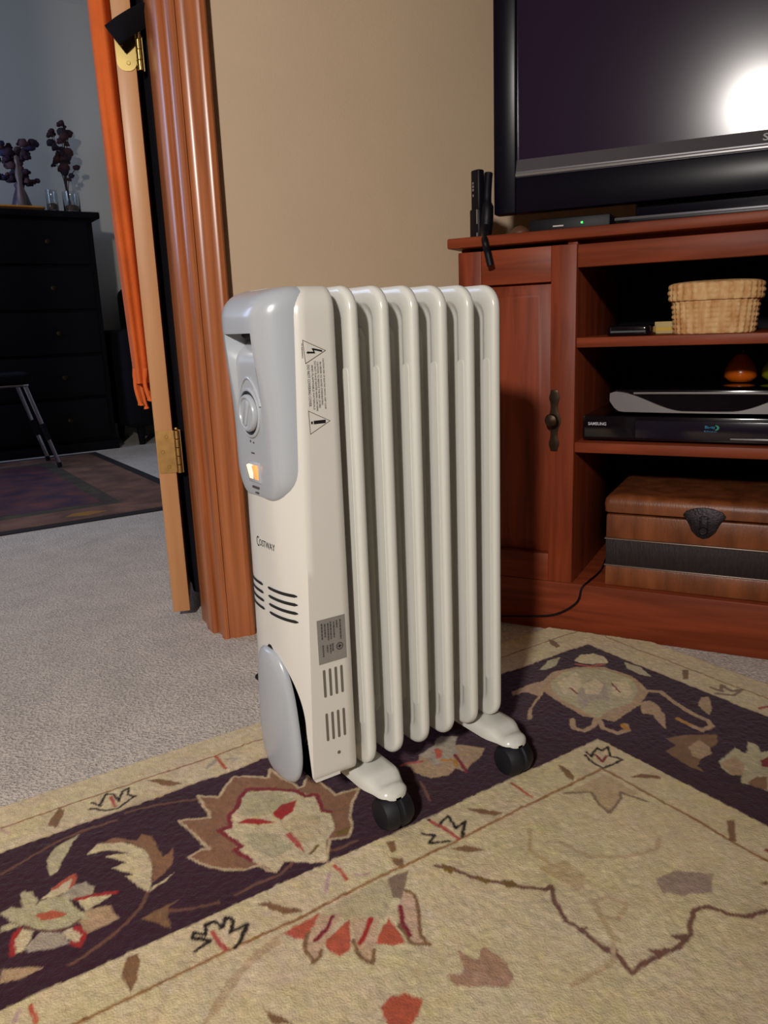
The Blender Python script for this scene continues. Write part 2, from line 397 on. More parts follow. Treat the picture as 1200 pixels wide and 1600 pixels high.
# ------------------------------------------------------------------ the patterned rug
RUGC = dict(cream=(208, 190, 153), sand=(196, 176, 138), dark=(40, 28, 26), edge=(196, 172, 138), plum=(58, 30, 44), brown=(140, 100, 74), stem=(112, 76, 62), sage=(184, 173, 138),
            wine=(128, 40, 48), red=(166, 44, 44), rose=(178, 84, 76), olive=(118, 92, 44), rust=(184, 90, 66), grey=(172, 158, 140), tan=(178, 148, 116), leaf=(132, 98, 68),
            pink=(190, 158, 150), palesage=(190, 174, 138), greybrown=(136, 112, 94), faint=(190, 166, 130), petal=(200, 168, 138), gold=(184, 132, 52), vine=(120, 84, 70), palepurple=(160, 138, 122), pinkleaf=(172, 134, 110), line=(150, 108, 66), trimline=(142, 92, 62))
MOTIFS = [
 ('l','stem',3,[50,901,81,913,113,926,148,930,187,928]),
 ('l','stem',3,[202,937,226,933,256,923,287,909]),
 ('l','stem',3,[178,773,165,755,148,742,126,730,102,721,84,717]),
 ('l','stem',3,[188,731,206,721,235,711]),
 ('l','stem',3,[255,711,286,713,307,711,330,721]),
 ('l','stem',3,[372,715,387,711,409,711]),
 ('p','brown',0,[250,878,284,860,287,874,290,915,311,895,330,915,347,931,384,899,395,916,398,883,405,866,406,850,413,850,429,871,435,844,437,809,470,801,446,779,427,755,419,736,404,723,385,733,362,701,347,708,339,720,323,730,307,719,301,727,299,740,282,743,263,756,248,776,237,804,255,807,263,801,256,838]),
 ('l','edge',2.5,[250,878,284,860,287,874,290,915,311,895,330,915,347,931,384,899,395,916,398,883,405,866,406,850,413,850,429,871,435,844,437,809,470,801,446,779,427,755,419,736,404,723,385,733,362,701,347,708,339,720,323,730,307,719,301,727,299,740,282,743,263,756,248,776,237,804,255,807,263,801,256,838,250,878]),
 ('p','cream',0,[345,885,383,865,403,841,414,821,405,786,410,777,401,747,380,733,362,701,347,708,323,730,307,719,302,738,294,755,288,788,297,786,289,811,283,826,299,826,303,848,317,856,331,875]),
 ('p','sage',0,[345,885,385,858,388,832,357,822,342,823,320,840,324,860]),
 ('p','sage',0,[307,804,339,785,344,747,318,742,303,769]),
 ('p','sand',0,[352,792,377,802,397,782,383,747,357,745,351,771]),
 ('l','wine',5,[294,755,286,783,295,785,288,814,283,829,298,827,304,850,320,859,334,878,350,890,372,875,400,846,404,828,417,824,405,788,412,780]),
 ('p','red',0,[353,820,372,832,390,829,377,811,357,802]),
 ('p','red',0,[307,829,323,830,336,821,350,800,331,810]),
 ('p','rose',0,[347,774,355,773,355,751,350,730,347,744]),
 ('p','olive',0,[397,741,420,740,408,729,395,734]),
 ('l','olive',3,[368,733,353,724]),
 ('p','sage',0,[140,926,129,922,111,916,99,895,96,866,105,867,115,887,130,913]),
 ('p','cream',0,[140,881,152,893,169,893,185,874,200,849,198,822,187,788,180,773,173,789,166,814,176,811,158,837,175,837,158,863,182,854,164,873]),
 ('p','brown',0,[156,892,174,894,197,870,205,881,213,869,213,835,211,822,227,830,217,804,203,794,188,787,198,821,200,850,186,876]),
 ('p','cream',0,[184,779,215,789,198,780,180,772]),
 ('p','sage',0,[40,834,51,837,62,827,63,851,67,857,75,849,77,830,63,804,58,801,48,815]),
 ('p','sage',0,[37,813,47,814,55,804,42,803,36,805]),
 ('p','cream',0,[81,831,96,839,118,850,118,839,108,825,93,827]),
 ('l','rust',4,[96,839,119,851,119,842,112,829]),
 ('p','grey',0,[100,823,116,833,127,831,134,816,129,806,115,806,109,810]),
 ('p','cream',0,[113,805,129,802,150,793,138,789,117,784]),
 ('l','red',4,[113,807,130,803,150,793]),
 ('p','tan',0,[116,785,139,778,142,752,124,750,107,750,107,772]),
 ('p','cream',0,[88,767,99,768,105,763,106,744,100,739,91,755]),
 ('l','red',4,[102,766,107,750,99,738,94,747]),
 ('p','grey',0,[70,780,87,769,92,746,74,750,55,758,52,766,62,774]),
 ('p','cream',0,[54,801,65,785,58,773,48,762,42,766,43,779,50,795]),
 ('l','red',4,[41,764,45,786,54,799]),
 ('p','sage',0,[59,804,68,820,80,828,94,828,106,816,109,796,118,768,108,774,96,770,79,776,64,789]),
 ('l','stem',2,[59,802,64,789,79,776,96,770,108,774]),
 ('p','rust',0,[71,810,86,807,101,790,91,790,76,797]),
 ('p','tan',0,[28,750,43,742,62,728,53,726,39,726,25,732]),
 ('p','leaf',0,[160,738,181,740,203,741,190,737,185,727,180,705,171,721]),
 ('p','leaf',0,[133,693,142,692,141,676,133,658,124,647,123,657,123,673]),
 ('l','rust',4,[44,686,45,665]),
 ('l','pink',3,[34,687,29,676]),
 ('l','dark',3.2,[192,660,209,665,195,679,199,685,208,674,212,689,222,686,224,673,234,686,238,678,230,663,248,663,235,648,225,640]),
 ('l','rose',4,[215,674,215,656,217,645]),
 ('p','leaf',0,[268,684,280,680,288,666,301,652,301,647,285,655,276,667]),
 ('l','rust',3.5,[365,689,366,673,363,660]),
 ('l','pink',3,[354,681,335,657]),
 ('l','pink',2.5,[376,663,382,655,390,653]),
 ('p','palesage',0,[317,635,365,636,404,636,389,606,364,585,338,601,321,624]),
 ('p','rust',0,[272,631,315,635,289,608,278,617]),
 ('p','rust',0,[300,596,336,606,316,571,303,571,298,584]),
 ('p','rust',0,[346,570,370,585,368,568,365,548,350,552,340,564]),
 ('p','greybrown',0,[401,634,428,633,413,616,397,600,389,606]),
 ('p','petal',0,[314,634,332,616,308,601,291,586,279,580,278,596,293,616]),
 ('p','petal',0,[338,605,362,590,341,566,324,545,319,559,324,580]),
 ('p','petal',0,[407,608,411,598,400,574,382,547,382,532,369,543,375,574,385,593]),
 ('l','leaf',3,[293,616,283,606,278,593,279,580,288,583,292,589]),
 ('l','leaf',3,[324,580,319,559,324,545,335,558]),
 ('l','leaf',3,[407,608,411,598,400,574,382,547,382,532,369,543,373,571]),
 ('l','wine',4,[324,622,311,610,293,603]),
 ('l','red',4,[353,594,342,583,328,573]),
 ('l','wine',4,[389,592,378,572,374,553]),
 ('p','rust',0,[304,497,316,503,329,498,338,482,325,472,312,467,297,478]),
 ('p','leaf',0,[218,557,221,553,224,546,234,528,217,540]),
 ('l','faint',4,[270,629,238,622,204,605,167,574]),
 ('l','faint',4,[261,622,222,611,177,578]),
 ('l','tan',7,[994,754,1007,739,992,704,982,662,982,637,972,624,950,625,949,642,951,666]),
 ('p','tan',0,[819,887,860,890,888,883,923,898,970,888,1008,859,1017,807,1004,771,991,751,945,731,907,725,871,719,859,741,846,759,851,795,854,830,859,855,809,828,778,800,773,804,793,822,840,850,835,874,811,875]),
 ('p','sage',0,[890,871,937,887,976,878,1003,845,1007,799,985,766,940,744,900,748,859,741,859,771,864,822,870,846]),
 ('p','cream',0,[901,867,954,873,926,833,886,814,878,830]),
 ('p','cream',0,[976,813,995,798,972,766,946,758,940,782]),
 ('p','grey',0,[897,815,943,839,960,836,962,814,920,769,899,785,864,776,875,795]),
 ('p','cream',0,[926,833,960,836,957,813,921,792,908,807]),
 ('l','wine',2,[970,808,956,779]),
 ('l','wine',2,[903,840,897,815]),
 ('p','cream',0,[987,909,1015,919,1034,911,1042,889,1028,866,1002,878,989,891]),
 ('l','rust',4,[979,896,990,876,1016,866]),
 ('p','sage',0,[912,918,952,937,979,934,946,913,922,912]),
 ('p','sage',0,[1052,852,1056,820,1040,784,1032,801,1035,831]),
 ('l','tan',7,[826,762,809,742,814,726,837,729,856,743]),
 ('l','tan',7,[857,738,843,716,848,692,867,690,876,703]),
 ('l','gold',8,[871,703,869,694]),
 ('p','tan',0,[950,736,969,730,962,709,946,686,912,659,918,675,932,697,922,709]),
 ('p','tan',0,[1020,681,1040,689,1049,682,1020,655,999,645,1007,665]),
 ('l','gold',6,[951,666,949,646]),
 ('p','leaf',0,[889,642,916,633,930,625,956,605,936,590,918,589,906,578,885,580,862,570,856,555,853,570,853,590,860,620,886,621]),
 ('p','tan',0,[895,607,924,611,918,589,906,578,882,578,878,588]),
 ('p','sage',0,[895,562,922,565,944,570,940,551,973,566,974,554,959,540,972,537,965,511,903,476,880,481,878,501,871,512,894,526,877,530,882,548]),
 ('p','tan',0,[893,559,923,557,915,536,890,523,877,530]),
 ('p','wine',0,[941,530,960,529,958,517,937,507,928,520]),
 ('p','leaf',0,[878,507,900,508,911,500,882,483,876,496]),
 ('l','dark',3,[764,679,758,659,759,642,781,639,794,639]),
 ('l','dark',3,[771,684,769,671,792,682,791,672,806,675,790,656,794,642]),
 ('l','wine',3,[776,670,770,653,786,658]),
 ('p','leaf',0,[716,684,720,678,712,652,703,645,703,658]),
 ('p','leaf',0,[769,608,787,604,802,586,798,580,783,594]),
 ('p','leaf',0,[1023,1006,1027,997,1015,969,1003,966,1007,986]),
 ('p','leaf',0,[1100,769,1110,763,1080,742,1070,745]),
 ('l','greybrown',5,[1082,699,1082,680,1103,693,1094,671,1110,663,1083,660,1069,681]),
 ('l','rose',4,[1075,612,1091,608]),
 ('p','faint',0,[709,616,741,623,741,598,709,581,690,579,692,594]),
 ('p','faint',0,[680,632,749,632,746,571,730,591,718,581,688,570,693,592,704,614]),
 ('l','greybrown',2.5,[675,632,703,615,691,590,687,570,722,582,731,594,742,555]),
 ('p','faint',0,[551,551,580,541,577,509,556,498,550,529]),
 ('p','palepurple',0,[635,461,663,457,690,431,664,413,637,428,622,444]),
 ('l','faint',4,[555,478,573,475,579,455,557,447,547,459,555,478]),
 ('l','faint',4,[597,565,606,528,636,506,677,493,693,503]),
 ('l','faint',4,[587,605,562,579,564,547,577,526,565,502]),
 ('l','vine',4,[457,621,469,606,478,583,490,565,508,541,529,520,539,521,523,502,512,476,514,460,515,432,517,414,512,393,533,394,569,387,596,391,608,400,628,409,642,404,649,387,661,374,685,365]),
 ('p','vine',0,[511,464,524,457,515,455]),
 ('p','vine',0,[512,436,526,420,520,416,511,425]),
 ('p','vine',0,[545,402,570,388,560,387,546,395]),
 ('p','vine',0,[579,403,601,392,585,390,581,393]),
 ('p','olive',0,[465,621,472,604,463,599,459,608]),
 ('p','olive',0,[483,584,491,568,485,563,480,576]),
 ('p','olive',0,[500,558,511,552,509,537,497,546]),
 ('p','pinkleaf',0,[372,493,384,486,390,490,400,512,405,495,407,490,424,501,427,488,428,474,422,454,412,448,371,478]),
 ('p','leaf',0,[785,477,793,471,761,449,755,454]),
 ('p','wine',0,[770,421,780,418,770,412]),
 ('p','leaf',0,[489,636,508,628,520,609,500,619]),
 ('p','leaf',0,[553,683,568,669,583,650,573,649,559,664]),
 ('p','leaf',0,[711,678,719,668,710,650,702,650]),
 ('p','leaf',0,[716,393,727,390,719,385]),
 ('l','faint',4,[459,416,508,412,535,435,556,482]),
 ('p','leaf',0,[113,968,120,983,134,999,139,989,131,972,120,957]),
 ('l','dark',2.5,[167,972,182,957,197,952,223,966]),
 ('l','dark',2.5,[172,986,180,971]),
 ('l','dark',2.5,[181,976,194,995,201,987,202,967,212,988,222,991,216,976,223,966]),
 ('l','rose',3.5,[196,984,196,959]),
 ('p','leaf',0,[246,996,264,985,284,955,265,961,256,978]),
 ('l','rust',4,[347,998,345,959]),
 ('l','grey',4,[325,975,343,987]),
 ('l','grey',3,[357,980,367,972]),
 ('l','pink',3,[64,997,72,983]),
 ('p','tan',0,[545,815,570,810,586,823,623,824,647,806,667,779,647,765,626,759,605,748,599,763,582,755,559,763,549,788,555,803]),
 ('p','grey',0,[581,821,613,827,638,844,658,828,636,809,629,790,608,789,593,785,581,788,586,807]),
 ('p','rust',0,[607,819,616,821,615,810,602,797,595,799]),
 ('l','rose',4,[547,814,575,805]),
 ('l','gold',4,[598,792,613,780,605,767]),
 ('l','wine',4,[622,790,611,759,606,747]),
 ('l','stem',3,[543,765,536,745,526,724]),
 ('p','leaf',0,[551,682,565,672,581,649,572,649,562,663]),
 ('l','dark',3,[480,676,489,665,475,656,496,647]),
 ('l','dark',3,[501,693,503,675,512,681,525,684,517,660,535,663,513,643]),
 ('l','rose',4,[502,688,506,669,508,643]),
 ('l','rust',3,[637,688,636,652]),
 ('p','leaf',0,[436,687,446,685,437,668,429,667]),
 ('p','leaf',0,[423,662,435,653,428,642,420,646]),
]

CB = Vector((1.104, 0.996, 0.0)); CN = Vector((0.874, 0.486, 0.0)); CS = Vector((0.486, -0.874, 0.0))   # cabinet front: base point, inward, to the right
def paint(PX, PY):
    C = np.empty(PX.shape + (3,)); C[:] = lin(RUGC['cream'])
    def put(mask, c): C[mask] = lin(RUGC[c])
    dx = PX; dy = PY
    e = np.minimum(1.062 - dx, 0.947 - dy)        # distance inside the outer edge of the dark band
    put((e > 0) & (e < .2495), 'plum')
    put(np.abs(e - .0) < .0016, 'edge')
    put(np.abs(e - .3055) < .0019, 'line')        # inner guard line
    put(np.abs(e + .052) < .0013, 'trimline')     # outer guard line
    def poly(pts):
        xmin, ymin = pts.min(0); xmax, ymax = pts.max(0)
        m = (PX >= xmin) & (PX <= xmax) & (PY >= ymin) & (PY <= ymax)
        idx = np.nonzero(m); px = PX[idx]; py = PY[idx]; ins = np.zeros(len(px), bool)
        k = len(pts)
        for i in range(k):
            xa, ya = pts[i]; xb, yb = pts[(i+1) % k]
            if ya == yb: continue
            c = ((ya > py) != (yb > py)) & (px < (xb-xa)*(py-ya)/(yb-ya)+xa)
            ins ^= c
        return idx, ins
    for kind, col, wd_, mm in MOTIFS:
        pts = np.array(mm, float).reshape(-1, 2)/1000.0
        if kind == 'p':
            idx, ins = poly(pts)
            sel = (idx[0][ins], idx[1][ins])
        else:
            r = wd_/2000.0 + .0006
            m = (PX >= pts[:, 0].min()-r) & (PX <= pts[:, 0].max()+r) & (PY >= pts[:, 1].min()-r) & (PY <= pts[:, 1].max()+r)
            idx = np.nonzero(m); px = PX[idx]; py = PY[idx]; d = np.full(len(px), 9.0)
            for i in range(len(pts)-1):
                a = pts[i]; v = pts[i+1]-a; L = v.dot(v)+1e-12
                t = np.clip(((px-a[0])*v[0]+(py-a[1])*v[1])/L, 0, 1)
                d = np.minimum(d, np.hypot(px-a[0]-t*v[0], py-a[1]-t*v[1]))
            ins = d < r; sel = (idx[0][ins], idx[1][ins])
        C[sel] = lin(RUGC[col])
    return C
def make_rug():
    x0, x1, y0, y1 = -1.25, 1.165, -1.9, 1.052
    def axis(a, b, f0, f1, fine, coarse):
        out = list(np.arange(a, f0, coarse)) + list(np.arange(f0, f1, fine)) + (list(np.arange(f1, b, coarse)) if b > f1+1e-6 else [])
        out.append(b); return np.array(sorted(set(round(float(v), 5) for v in out)))
    xs = axis(x0, x1, -0.02, x1, .0021, .02); ys = axis(y0, y1, 0.26, y1, .0021, .02)
    X, Y = np.meshgrid(xs, ys)
    rng = np.random.RandomState(3)
    def smooth_noise(cell, amp):
        gx = np.arange(int((x1-x0)/cell)+4); gy = np.arange(int((y1-y0)/cell)+4)
        g = rng.randn(len(gy), len(gx))
        u = (X-x0)/cell; v = (Y-y0)/cell; iu = u.astype(int); iv = v.astype(int); fu = u-iu; fv = v-iv
        fu = fu*fu*(3-2*fu); fv = fv*fv*(3-2*fv)
        return amp*((g[iv, iu]*(1-fu)+g[iv, iu+1]*fu)*(1-fv)+(g[iv+1, iu]*(1-fu)+g[iv+1, iu+1]*fu)*fv)
    # wobbly knot edges
    BX = X + smooth_noise(.006, .0006) + smooth_noise(.05, .0010); BY = Y + smooth_noise(.006, .0006) + smooth_noise(.05, .0010)
    ACC = np.zeros(X.shape + (3,)); JIT = ((-.0007, -.0003), (.0003, -.0007), (.0007, .0003), (-.0003, .0007))
    for jx, jy in JIT:
        ACC += paint(BX + jx, BY + jy)
    C = ACC/len(JIT)
    C *= (1 + smooth_noise(.0042, .07) + smooth_noise(.012, .035) + smooth_noise(.03, .03) + smooth_noise(.15, .03))[..., None]
    C[..., 1] *= 1 + smooth_noise(.009, .02) + smooth_noise(.05, .015); C[..., 2] *= 1 + smooth_noise(.009, .05) + smooth_noise(.05, .03)
    C = np.clip(C, 0.002, 1)
    Z = -0.0006 + smooth_noise(.0042, .00035) + smooth_noise(.25, .0004)
    Z = np.where(Z > 0, 0, Z)
    edge = np.minimum.reduce([X-x0, x1-X, Y-y0, y1-Y]); Z = np.where(edge < .004, Z-.0025*(1-edge/.004)**2, Z)
    ny, nx = X.shape
    keep = ((X-CB.x)*CN.x + (Y-CB.y)*CN.y) < -0.004
    P = np.stack([X, Y, Z], -1).reshape(-1, 3)
    I = np.arange(ny*nx).reshape(ny, nx)
    q = np.stack([I[:-1, :-1], I[:-1, 1:], I[1:, 1:], I[1:, :-1]], -1).reshape(-1, 4)
    kq = (keep[:-1, :-1] & keep[:-1, 1:] & keep[1:, 1:] & keep[1:, :-1]).reshape(-1); q = q[kq]
    used = np.unique(q); rm = -np.ones(ny*nx, int); rm[used] = np.arange(len(used)); q = rm[q]; P = P[used]; Cf = C.reshape(-1, 3)[used]
    # skirt around the border gives the rug its thickness
    qq = q.tolist()
    e1 = np.concatenate([q[:, [0, 1]], q[:, [1, 2]], q[:, [2, 3]], q[:, [3, 0]]])
    key = np.sort(e1, 1); kk = key[:, 0].astype(np.int64)*10**7 + key[:, 1]
    u, inv, cnt = np.unique(kk, return_inverse=True, return_counts=True)
    be = e1[cnt[inv] == 1]
    n0 = len(P); bv = np.unique(be); low = {int(v): n0+i for i, v in enumerate(bv)}
    Pl = P[bv].copy(); Pl[:, 2] = FZ + .0002
    P = np.concatenate([P, Pl]); Cf = np.concatenate([Cf, Cf[bv]])
    faces = qq + [[int(b), int(a), low[int(a)], low[int(b)]] for a, b in be]
    me = bpy.data.meshes.new('area_rug')
    me.vertices.add(len(P)); me.vertices.foreach_set('co', P.astype(np.float32).ravel())
    fl = np.array(faces, np.int32)
    me.loops.add(fl.size); me.loops.foreach_set('vertex_index', fl.ravel())
    me.polygons.add(len(fl)); me.polygons.foreach_set('loop_start', np.arange(0, fl.size, 4, dtype=np.int32))
    me.update(calc_edges=True)
    at = me.color_attributes.new('pile', 'FLOAT_COLOR', 'POINT')
    at.data.foreach_set('color', np.concatenate([Cf, np.ones((len(Cf), 1))], 1).astype(np.float32).ravel())
    m, nt, b = _nodes('tufted_rug_pile')
    b.inputs['Roughness'].default_value = 0.95; b.inputs['Specular IOR Level'].default_value = 0.08; b.inputs['Sheen Weight'].default_value = 0.12
    an = nt.nodes.new('ShaderNodeAttribute'); an.attribute_name = 'pile'
    nt.links.new(an.outputs['Color'], b.inputs['Base Color'])
    tc = nt.nodes.new('ShaderNodeTexCoord'); n = nt.nodes.new('ShaderNodeTexNoise'); n.inputs['Scale'].default_value = 420; n.inputs['Detail'].default_value = 2
    nt.links.new(tc.outputs['Object'], n.inputs['Vector'])
    bp = nt.nodes.new('ShaderNodeBump'); bp.inputs['Strength'].default_value = 0.4; bp.inputs['Distance'].default_value = 0.003
    nt.links.new(n.outputs['Fac'], bp.inputs['Height']); nt.links.new(bp.outputs['Normal'], b.inputs['Normal'])
    me.materials.append(m)
    o = bpy.data.objects.new('area_rug', me); COL.objects.link(o)
    tag(o, 'cream floral rug with dark plum border under the heater', 'rug')
make_rug()

# ------------------------------------------------------------------ oil filled heater
HC = 0.806                                  # heater centre line (y)
HW = 0.0695                                 # half depth of the housing
H = thing('oil_heater', 'white oil-filled radiator heater with grey control panel standing on the rug border', 'heater', (0.545, HC, 0.0))
def sstep(a, b, v):
    t = min(1, max(0, (v-a)/(b-a))); return t*t*(3-2*t)
def corner_x(z): return .3895 + (.3705-.3895)*min(1, max(0, (.60-z)/.53))
def front_x(dy, z):
    t = min(1.0, abs(dy)/HW); return .360 + (corner_x(z)-.360)*t**3
def pocket_w(z):
    if z > .226: return 0.0
    return .062*math.sqrt(max(0, 1-((z-.140)/.086)**2)) if z > .140 else .062 + (.140-z)*.105
def housing():
    zs = [.076, .0775, .080] + [.084 + (.225-.084)*i/46 for i in range(47)] + [.23 + (.605-.23)*i/24 for i in range(25)]
    rt = .028
    zs += [.607 + rt*math.sin(PI/2*i/8) for i in range(1, 9)]
    rings = []; NF = 72
    for z in zs:
        ins = 0.0
        if z > .607: ins = rt*(1-math.sqrt(max(0, 1-((z-.607)/rt)**2)))*.75
        if z < .084: ins = .004*((.084-z)/.008)**2
        hw = HW-ins; xb = .4305
        ring = []
        for x in (xb, xb-.002): ring.append((x, HC-hw+(.002 if x == xb else 0), z))
        xc = corner_x(z)+ins
        for k in range(1, 6): ring.append((xb-.002+(xc-xb+.002)*k/6, HC-hw, z))
        pw = pocket_w(z); pe = max(pw, .003); deep = pw > .0005
        cols = [(-hw + (hw-pe)*k/22, 0) for k in range(23)] + [(-pe + 2*pe*k/30, 1) for k in range(31)] + [(pe + (hw-pe)*k/22, 0) for k in range(23)]
        for dy, inner in cols:
            x = front_x(dy*HW/hw, z)+ins
            if inner and deep: x = max(x, .407)
            if .462 < z < .598 and abs(dy) < .050: x = max(x, .385)     # hollow behind the control panel
            ring.append((x, HC+dy, z))
        for k in range(5, 0, -1): ring.append((xb-.002+(xc-xb+.002)*k/6, HC+hw, z))
        for x in (xb-.002, xb): ring.append((x, HC+hw-(.002 if x == xb else 0), z))
        rings.append(ring)
    MB().loft(rings).build('housing', M['white'], H, smooth=50, world=True)
housing()

# grey control panel with the carrying handle
PZ0, PZ1 = .398, .6345
def panel_hw(z):
    w0 = .0655
    if z < PZ0+.055: 
        t = (PZ0+.055-z)/.055; return w0*(max(0, 1-t**3.0))**.5
    if z > PZ1-.022:
        t = (z-(PZ1-.022))/.022; return w0-.014*(1-math.sqrt(max(0, 1-t*t)))
    return w0
def panel_d(u, z):
    d = .0345 + .0095*sstep(.48, .60, z)*max(0, 1-u**4)
    d -= .002*sstep(.44, .40, z)
    if z < PZ0+.016:
        t = (PZ0+.016-z)/.016; d *= .15 + .85*math.sqrt(max(0, 1-t*t))
    if z > PZ1-.030:
        t = (z-(PZ1-.030))/.030; d *= .20 + .80*math.sqrt(max(0, 1-t*t))
    return d
def panel():
    zs = [PZ0 + .0006 + .016*(1-math.cos(PI/2*i/8)) for i in range(9)] + [PZ0+.0185+(.5745-PZ0-.0185)*i/28 for i in range(1, 29)]
    zs += [.577, .580, .583, .585, .587, .5884, .5888] + [.590 + .020*i/10 for i in range(11)] + [.610 + .030*math.sin(PI/2*i/10) for i in range(1, 11)]
    zs = sorted(set(round(min(z, PZ1-1e-4), 6) for z in zs))
    rings = []; NF = 64
    for z in zs:
        hw = max(panel_hw(z), .003); ring = []
        ring.append((.3955, HC-hw, z))
        for k in range(NF+1):
            a = PI*k/NF; u = -math.cos(a); uu = abs(u)
            d = panel_d(uu, z)*(max(0, 1-uu**7))**.5
            y = HC + hw*u
            x = .3915 - d
            if z < .5886 and abs(hw*u) < .032:      # finger scoop below the handle
                e_ = sstep(.032, .0295, abs(hw*u)); x += e_*(.0095*sstep(.48, .60, z)*max(0, 1-uu**4) + .020*sstep(.556, .588, z)**1.5)
            ring.append((x, y, z))
        ring.append((.3955, HC+hw, z))
        rings.append(ring)
    MB().loft(rings).build('control_panel', M['grey'], H, smooth=45, world=True)
panel()
PX = .3915-.0345
MB().prism([(HC-.0292, .5884), (HC-.0292, .5775), (HC-.020, .5805), (HC+.020, .5830), (HC+.0292, .5855), (HC+.0292, .5884)], 'x', .3665, .3862).build('handle_shade_insert', M['black'], H, bevel=.001, world=True)  # black insert stands in for the shade deep under the handle
# thermostat dial
kn = MB().lathe([(.0275, .004), (.0275, -.0016), (.0262, -.0026), (.0245, -.0026), (.0238, -.0012), (.0236, .004)], 48, (PX, HC, .5035), 'x').build('dial_rim', M['grey'], H, world=True)
MB().lathe([(.0242, -.0010), (.0242, -.0016), (.0228, -.0018), (.0210, -.0008)], 48, (PX, HC, .5035), 'x').build('dial_groove', M['ink'], H, world=True)
dial = MB().lathe([(.0205, .002), (.0205, -.0040), (.0190, -.0058), (.0172, -.0060), (.0160, -.0046), (.0158, -.0040), (.001, -.0040)], 48, (PX, HC, .5035), 'x')
dial.build('dial', M['grey'], H, smooth=40, world=True)
g = MB()
for s_ in range(1):
    ca, sa = math.cos(.45), math.sin(.45)
    prof = [(u*ca - v*sa + HC, u*sa + v*ca + .5035) for u, v in rrect(0, 0, .0042, .0155, .004, 4)]
    g.prism(prof, 'x', PX-.0062, PX-.0035)
g.build('dial_grip', M['grey'], H, bevel=.0012, world=True)
# raised teardrop moulding above the dial
pth = []
for k in range(15):
    a = PI*k/14; pth.append((PX-.0004, HC+.0285*math.cos(a)*(1-.25*math.sin(a)), .512+.030*math.sin(a)))
MB().tube(pth, .0018, 8).build('dial_moulding', M['grey'], H, world=True)
# glowing rocker switches
M['neon'] = mat('glowing_switch', (255, 170, 110), 0.3, emis=(255, 120, 50), estr=1.1)
M['neon_hot'] = mat('glowing_switch_core', (255, 225, 200), 0.3, emis=(255, 190, 150), estr=1.3)
fr = MB().box(PX-.0012, PX+.006, HC-.0150, HC+.0150, .426, .449).build('switch_frame', M['grey'], H, bevel=.001, world=True)
for k, (yy, mm_) in enumerate(((.0068, 'neon_hot'), (-.0068, 'neon'))):
    prof = [(PX-.0012, .4295), (PX-.0016, .4320), (PX-.0042, .4450), (PX-.0012, .4460)]
    MB().prism([(a, b) for a, b in prof], 'y', HC+yy-.0052, HC+yy+.0052).build('rocker_switch', M[mm_], H, bevel=.0006, world=True)
for (yy, zz, hw_, hh) in ((.004, .4720, .001, .0012), (-.004, .4710, .0012, .0008), (0, .4590, .004, .0007), (0, .4200, .0080, .0011), (-.002, .4140, .003, .0007)):
    MB().box(PX-.0006, PX+.002, HC+yy-hw_, HC+yy+hw_, zz-hh, zz+hh).build('printed_mark', M['ink_soft'], H, world=True)

# lettering on the front
def on_front(name, u0, z0, vs, fs, m, lift=.0005):
    out = []
    for u, v in vs:
        dy = u0 - u; z = z0 + v
        out.append((front_x(dy, z) - lift, HC+dy, z))
    MB().add(out, fs).build(name, m, H, smooth=0, world=True)
v1, f1 = fit_text('C', .0065, .0125); on_front('brand_lettering', .0150, .3485, v1, f1, M['ink'])
v1, f1 = fit_text('OSTWAY', .0375, .0078); on_front('brand_lettering', .0078, .3505, v1, f1, M['ink'])
# dark strips for the shade inside the front cooling slots, two rows of four
for r_ in range(4):
    zc = .3030 - .0101*r_
    for (ya, yb) in ((-.0585, -.0065), (.0065, .0585)):
        ps = []; n = 14
        for k in range(n+1):
            dy = ya + (yb-ya)*k/n
            ps.append((front_x(dy, zc)-.0006, HC+dy, zc))
        hh = [(.0006 if k in (0, n) else .0019) for k in range(n+1)]
        vs = [(x, y, z+s_*hh[k]) for s_ in (-1, 1) for k, (x, y, z) in enumerate(ps)]
        fs = [(k, k+1, n+2+k, n+1+k) for k in range(n)]
        MB().add(vs, fs).build('cooling_slot', M['vent'], H, smooth=0, world=True)
# slits, rating plate and warnings on the side
SY = HC-HW
def side_print(name, polys, m, lift=.0004):
    mb = MB()
    for vs, fs in polys: mb.add([(x, SY-lift, z) for x, z in vs], fs)
    return mb.build(name, m, H, smooth=0, world=True)
for zt, zb in ((.2130, .1790), (.1590, .1240)):
    for k in range(4):
        xk = .3925 + .0076*k
        pr = rrect(xk, (zt+zb)/2+.0006*(1.5-k)*0, .0016, (zt-zb)/2, .0015, 4)
        MB().prism(pr, 'y', SY-.0004, SY+.001).build('side_slit', M['vent_side'], H, smooth=0, world=True)  # grey inlay, its tone stands for the shade in a shallow slit
MB().lathe([(.0022, -.0004), (.0022, .001)], 12, (.4062, SY, .105), 'y').build('screw_hole', M['vent_side'], H, world=True)
lb = MB().box(.3868, .4232, SY-.0004, SY+.001, .2205, .2735).build('rating_plate', M['label'], H, smooth=0, world=True)
rows = []
def rect(x0, x1, z0, z1): return ([(x0, z0), (x1, z0), (x1, z1), (x0, z1)], [(0, 1, 2, 3)])
rng = random.Random(5)
for k, (xx, za, zb) in enumerate(((.3925, .2690, .2500), (.3965, .2680, .2520), (.4005, .2680, .2470), (.4040, .2690, .2480), (.4080, .2680, .2490), (.4120, .2690, .2600), (.4165, .2690, .2450),
                                  (.3930, .2430, .2290), (.3985, .2420, .2330), (.4025, .2420, .2310), (.4055, .2425, .2330))):
    z = za
    while z > zb:
        l_ = rng.uniform(.0012, .004); rows.append(rect(xx-.0009, xx+.0009, max(z-l_, zb), z)); z -= l_+.0006
vs = []; n = 20
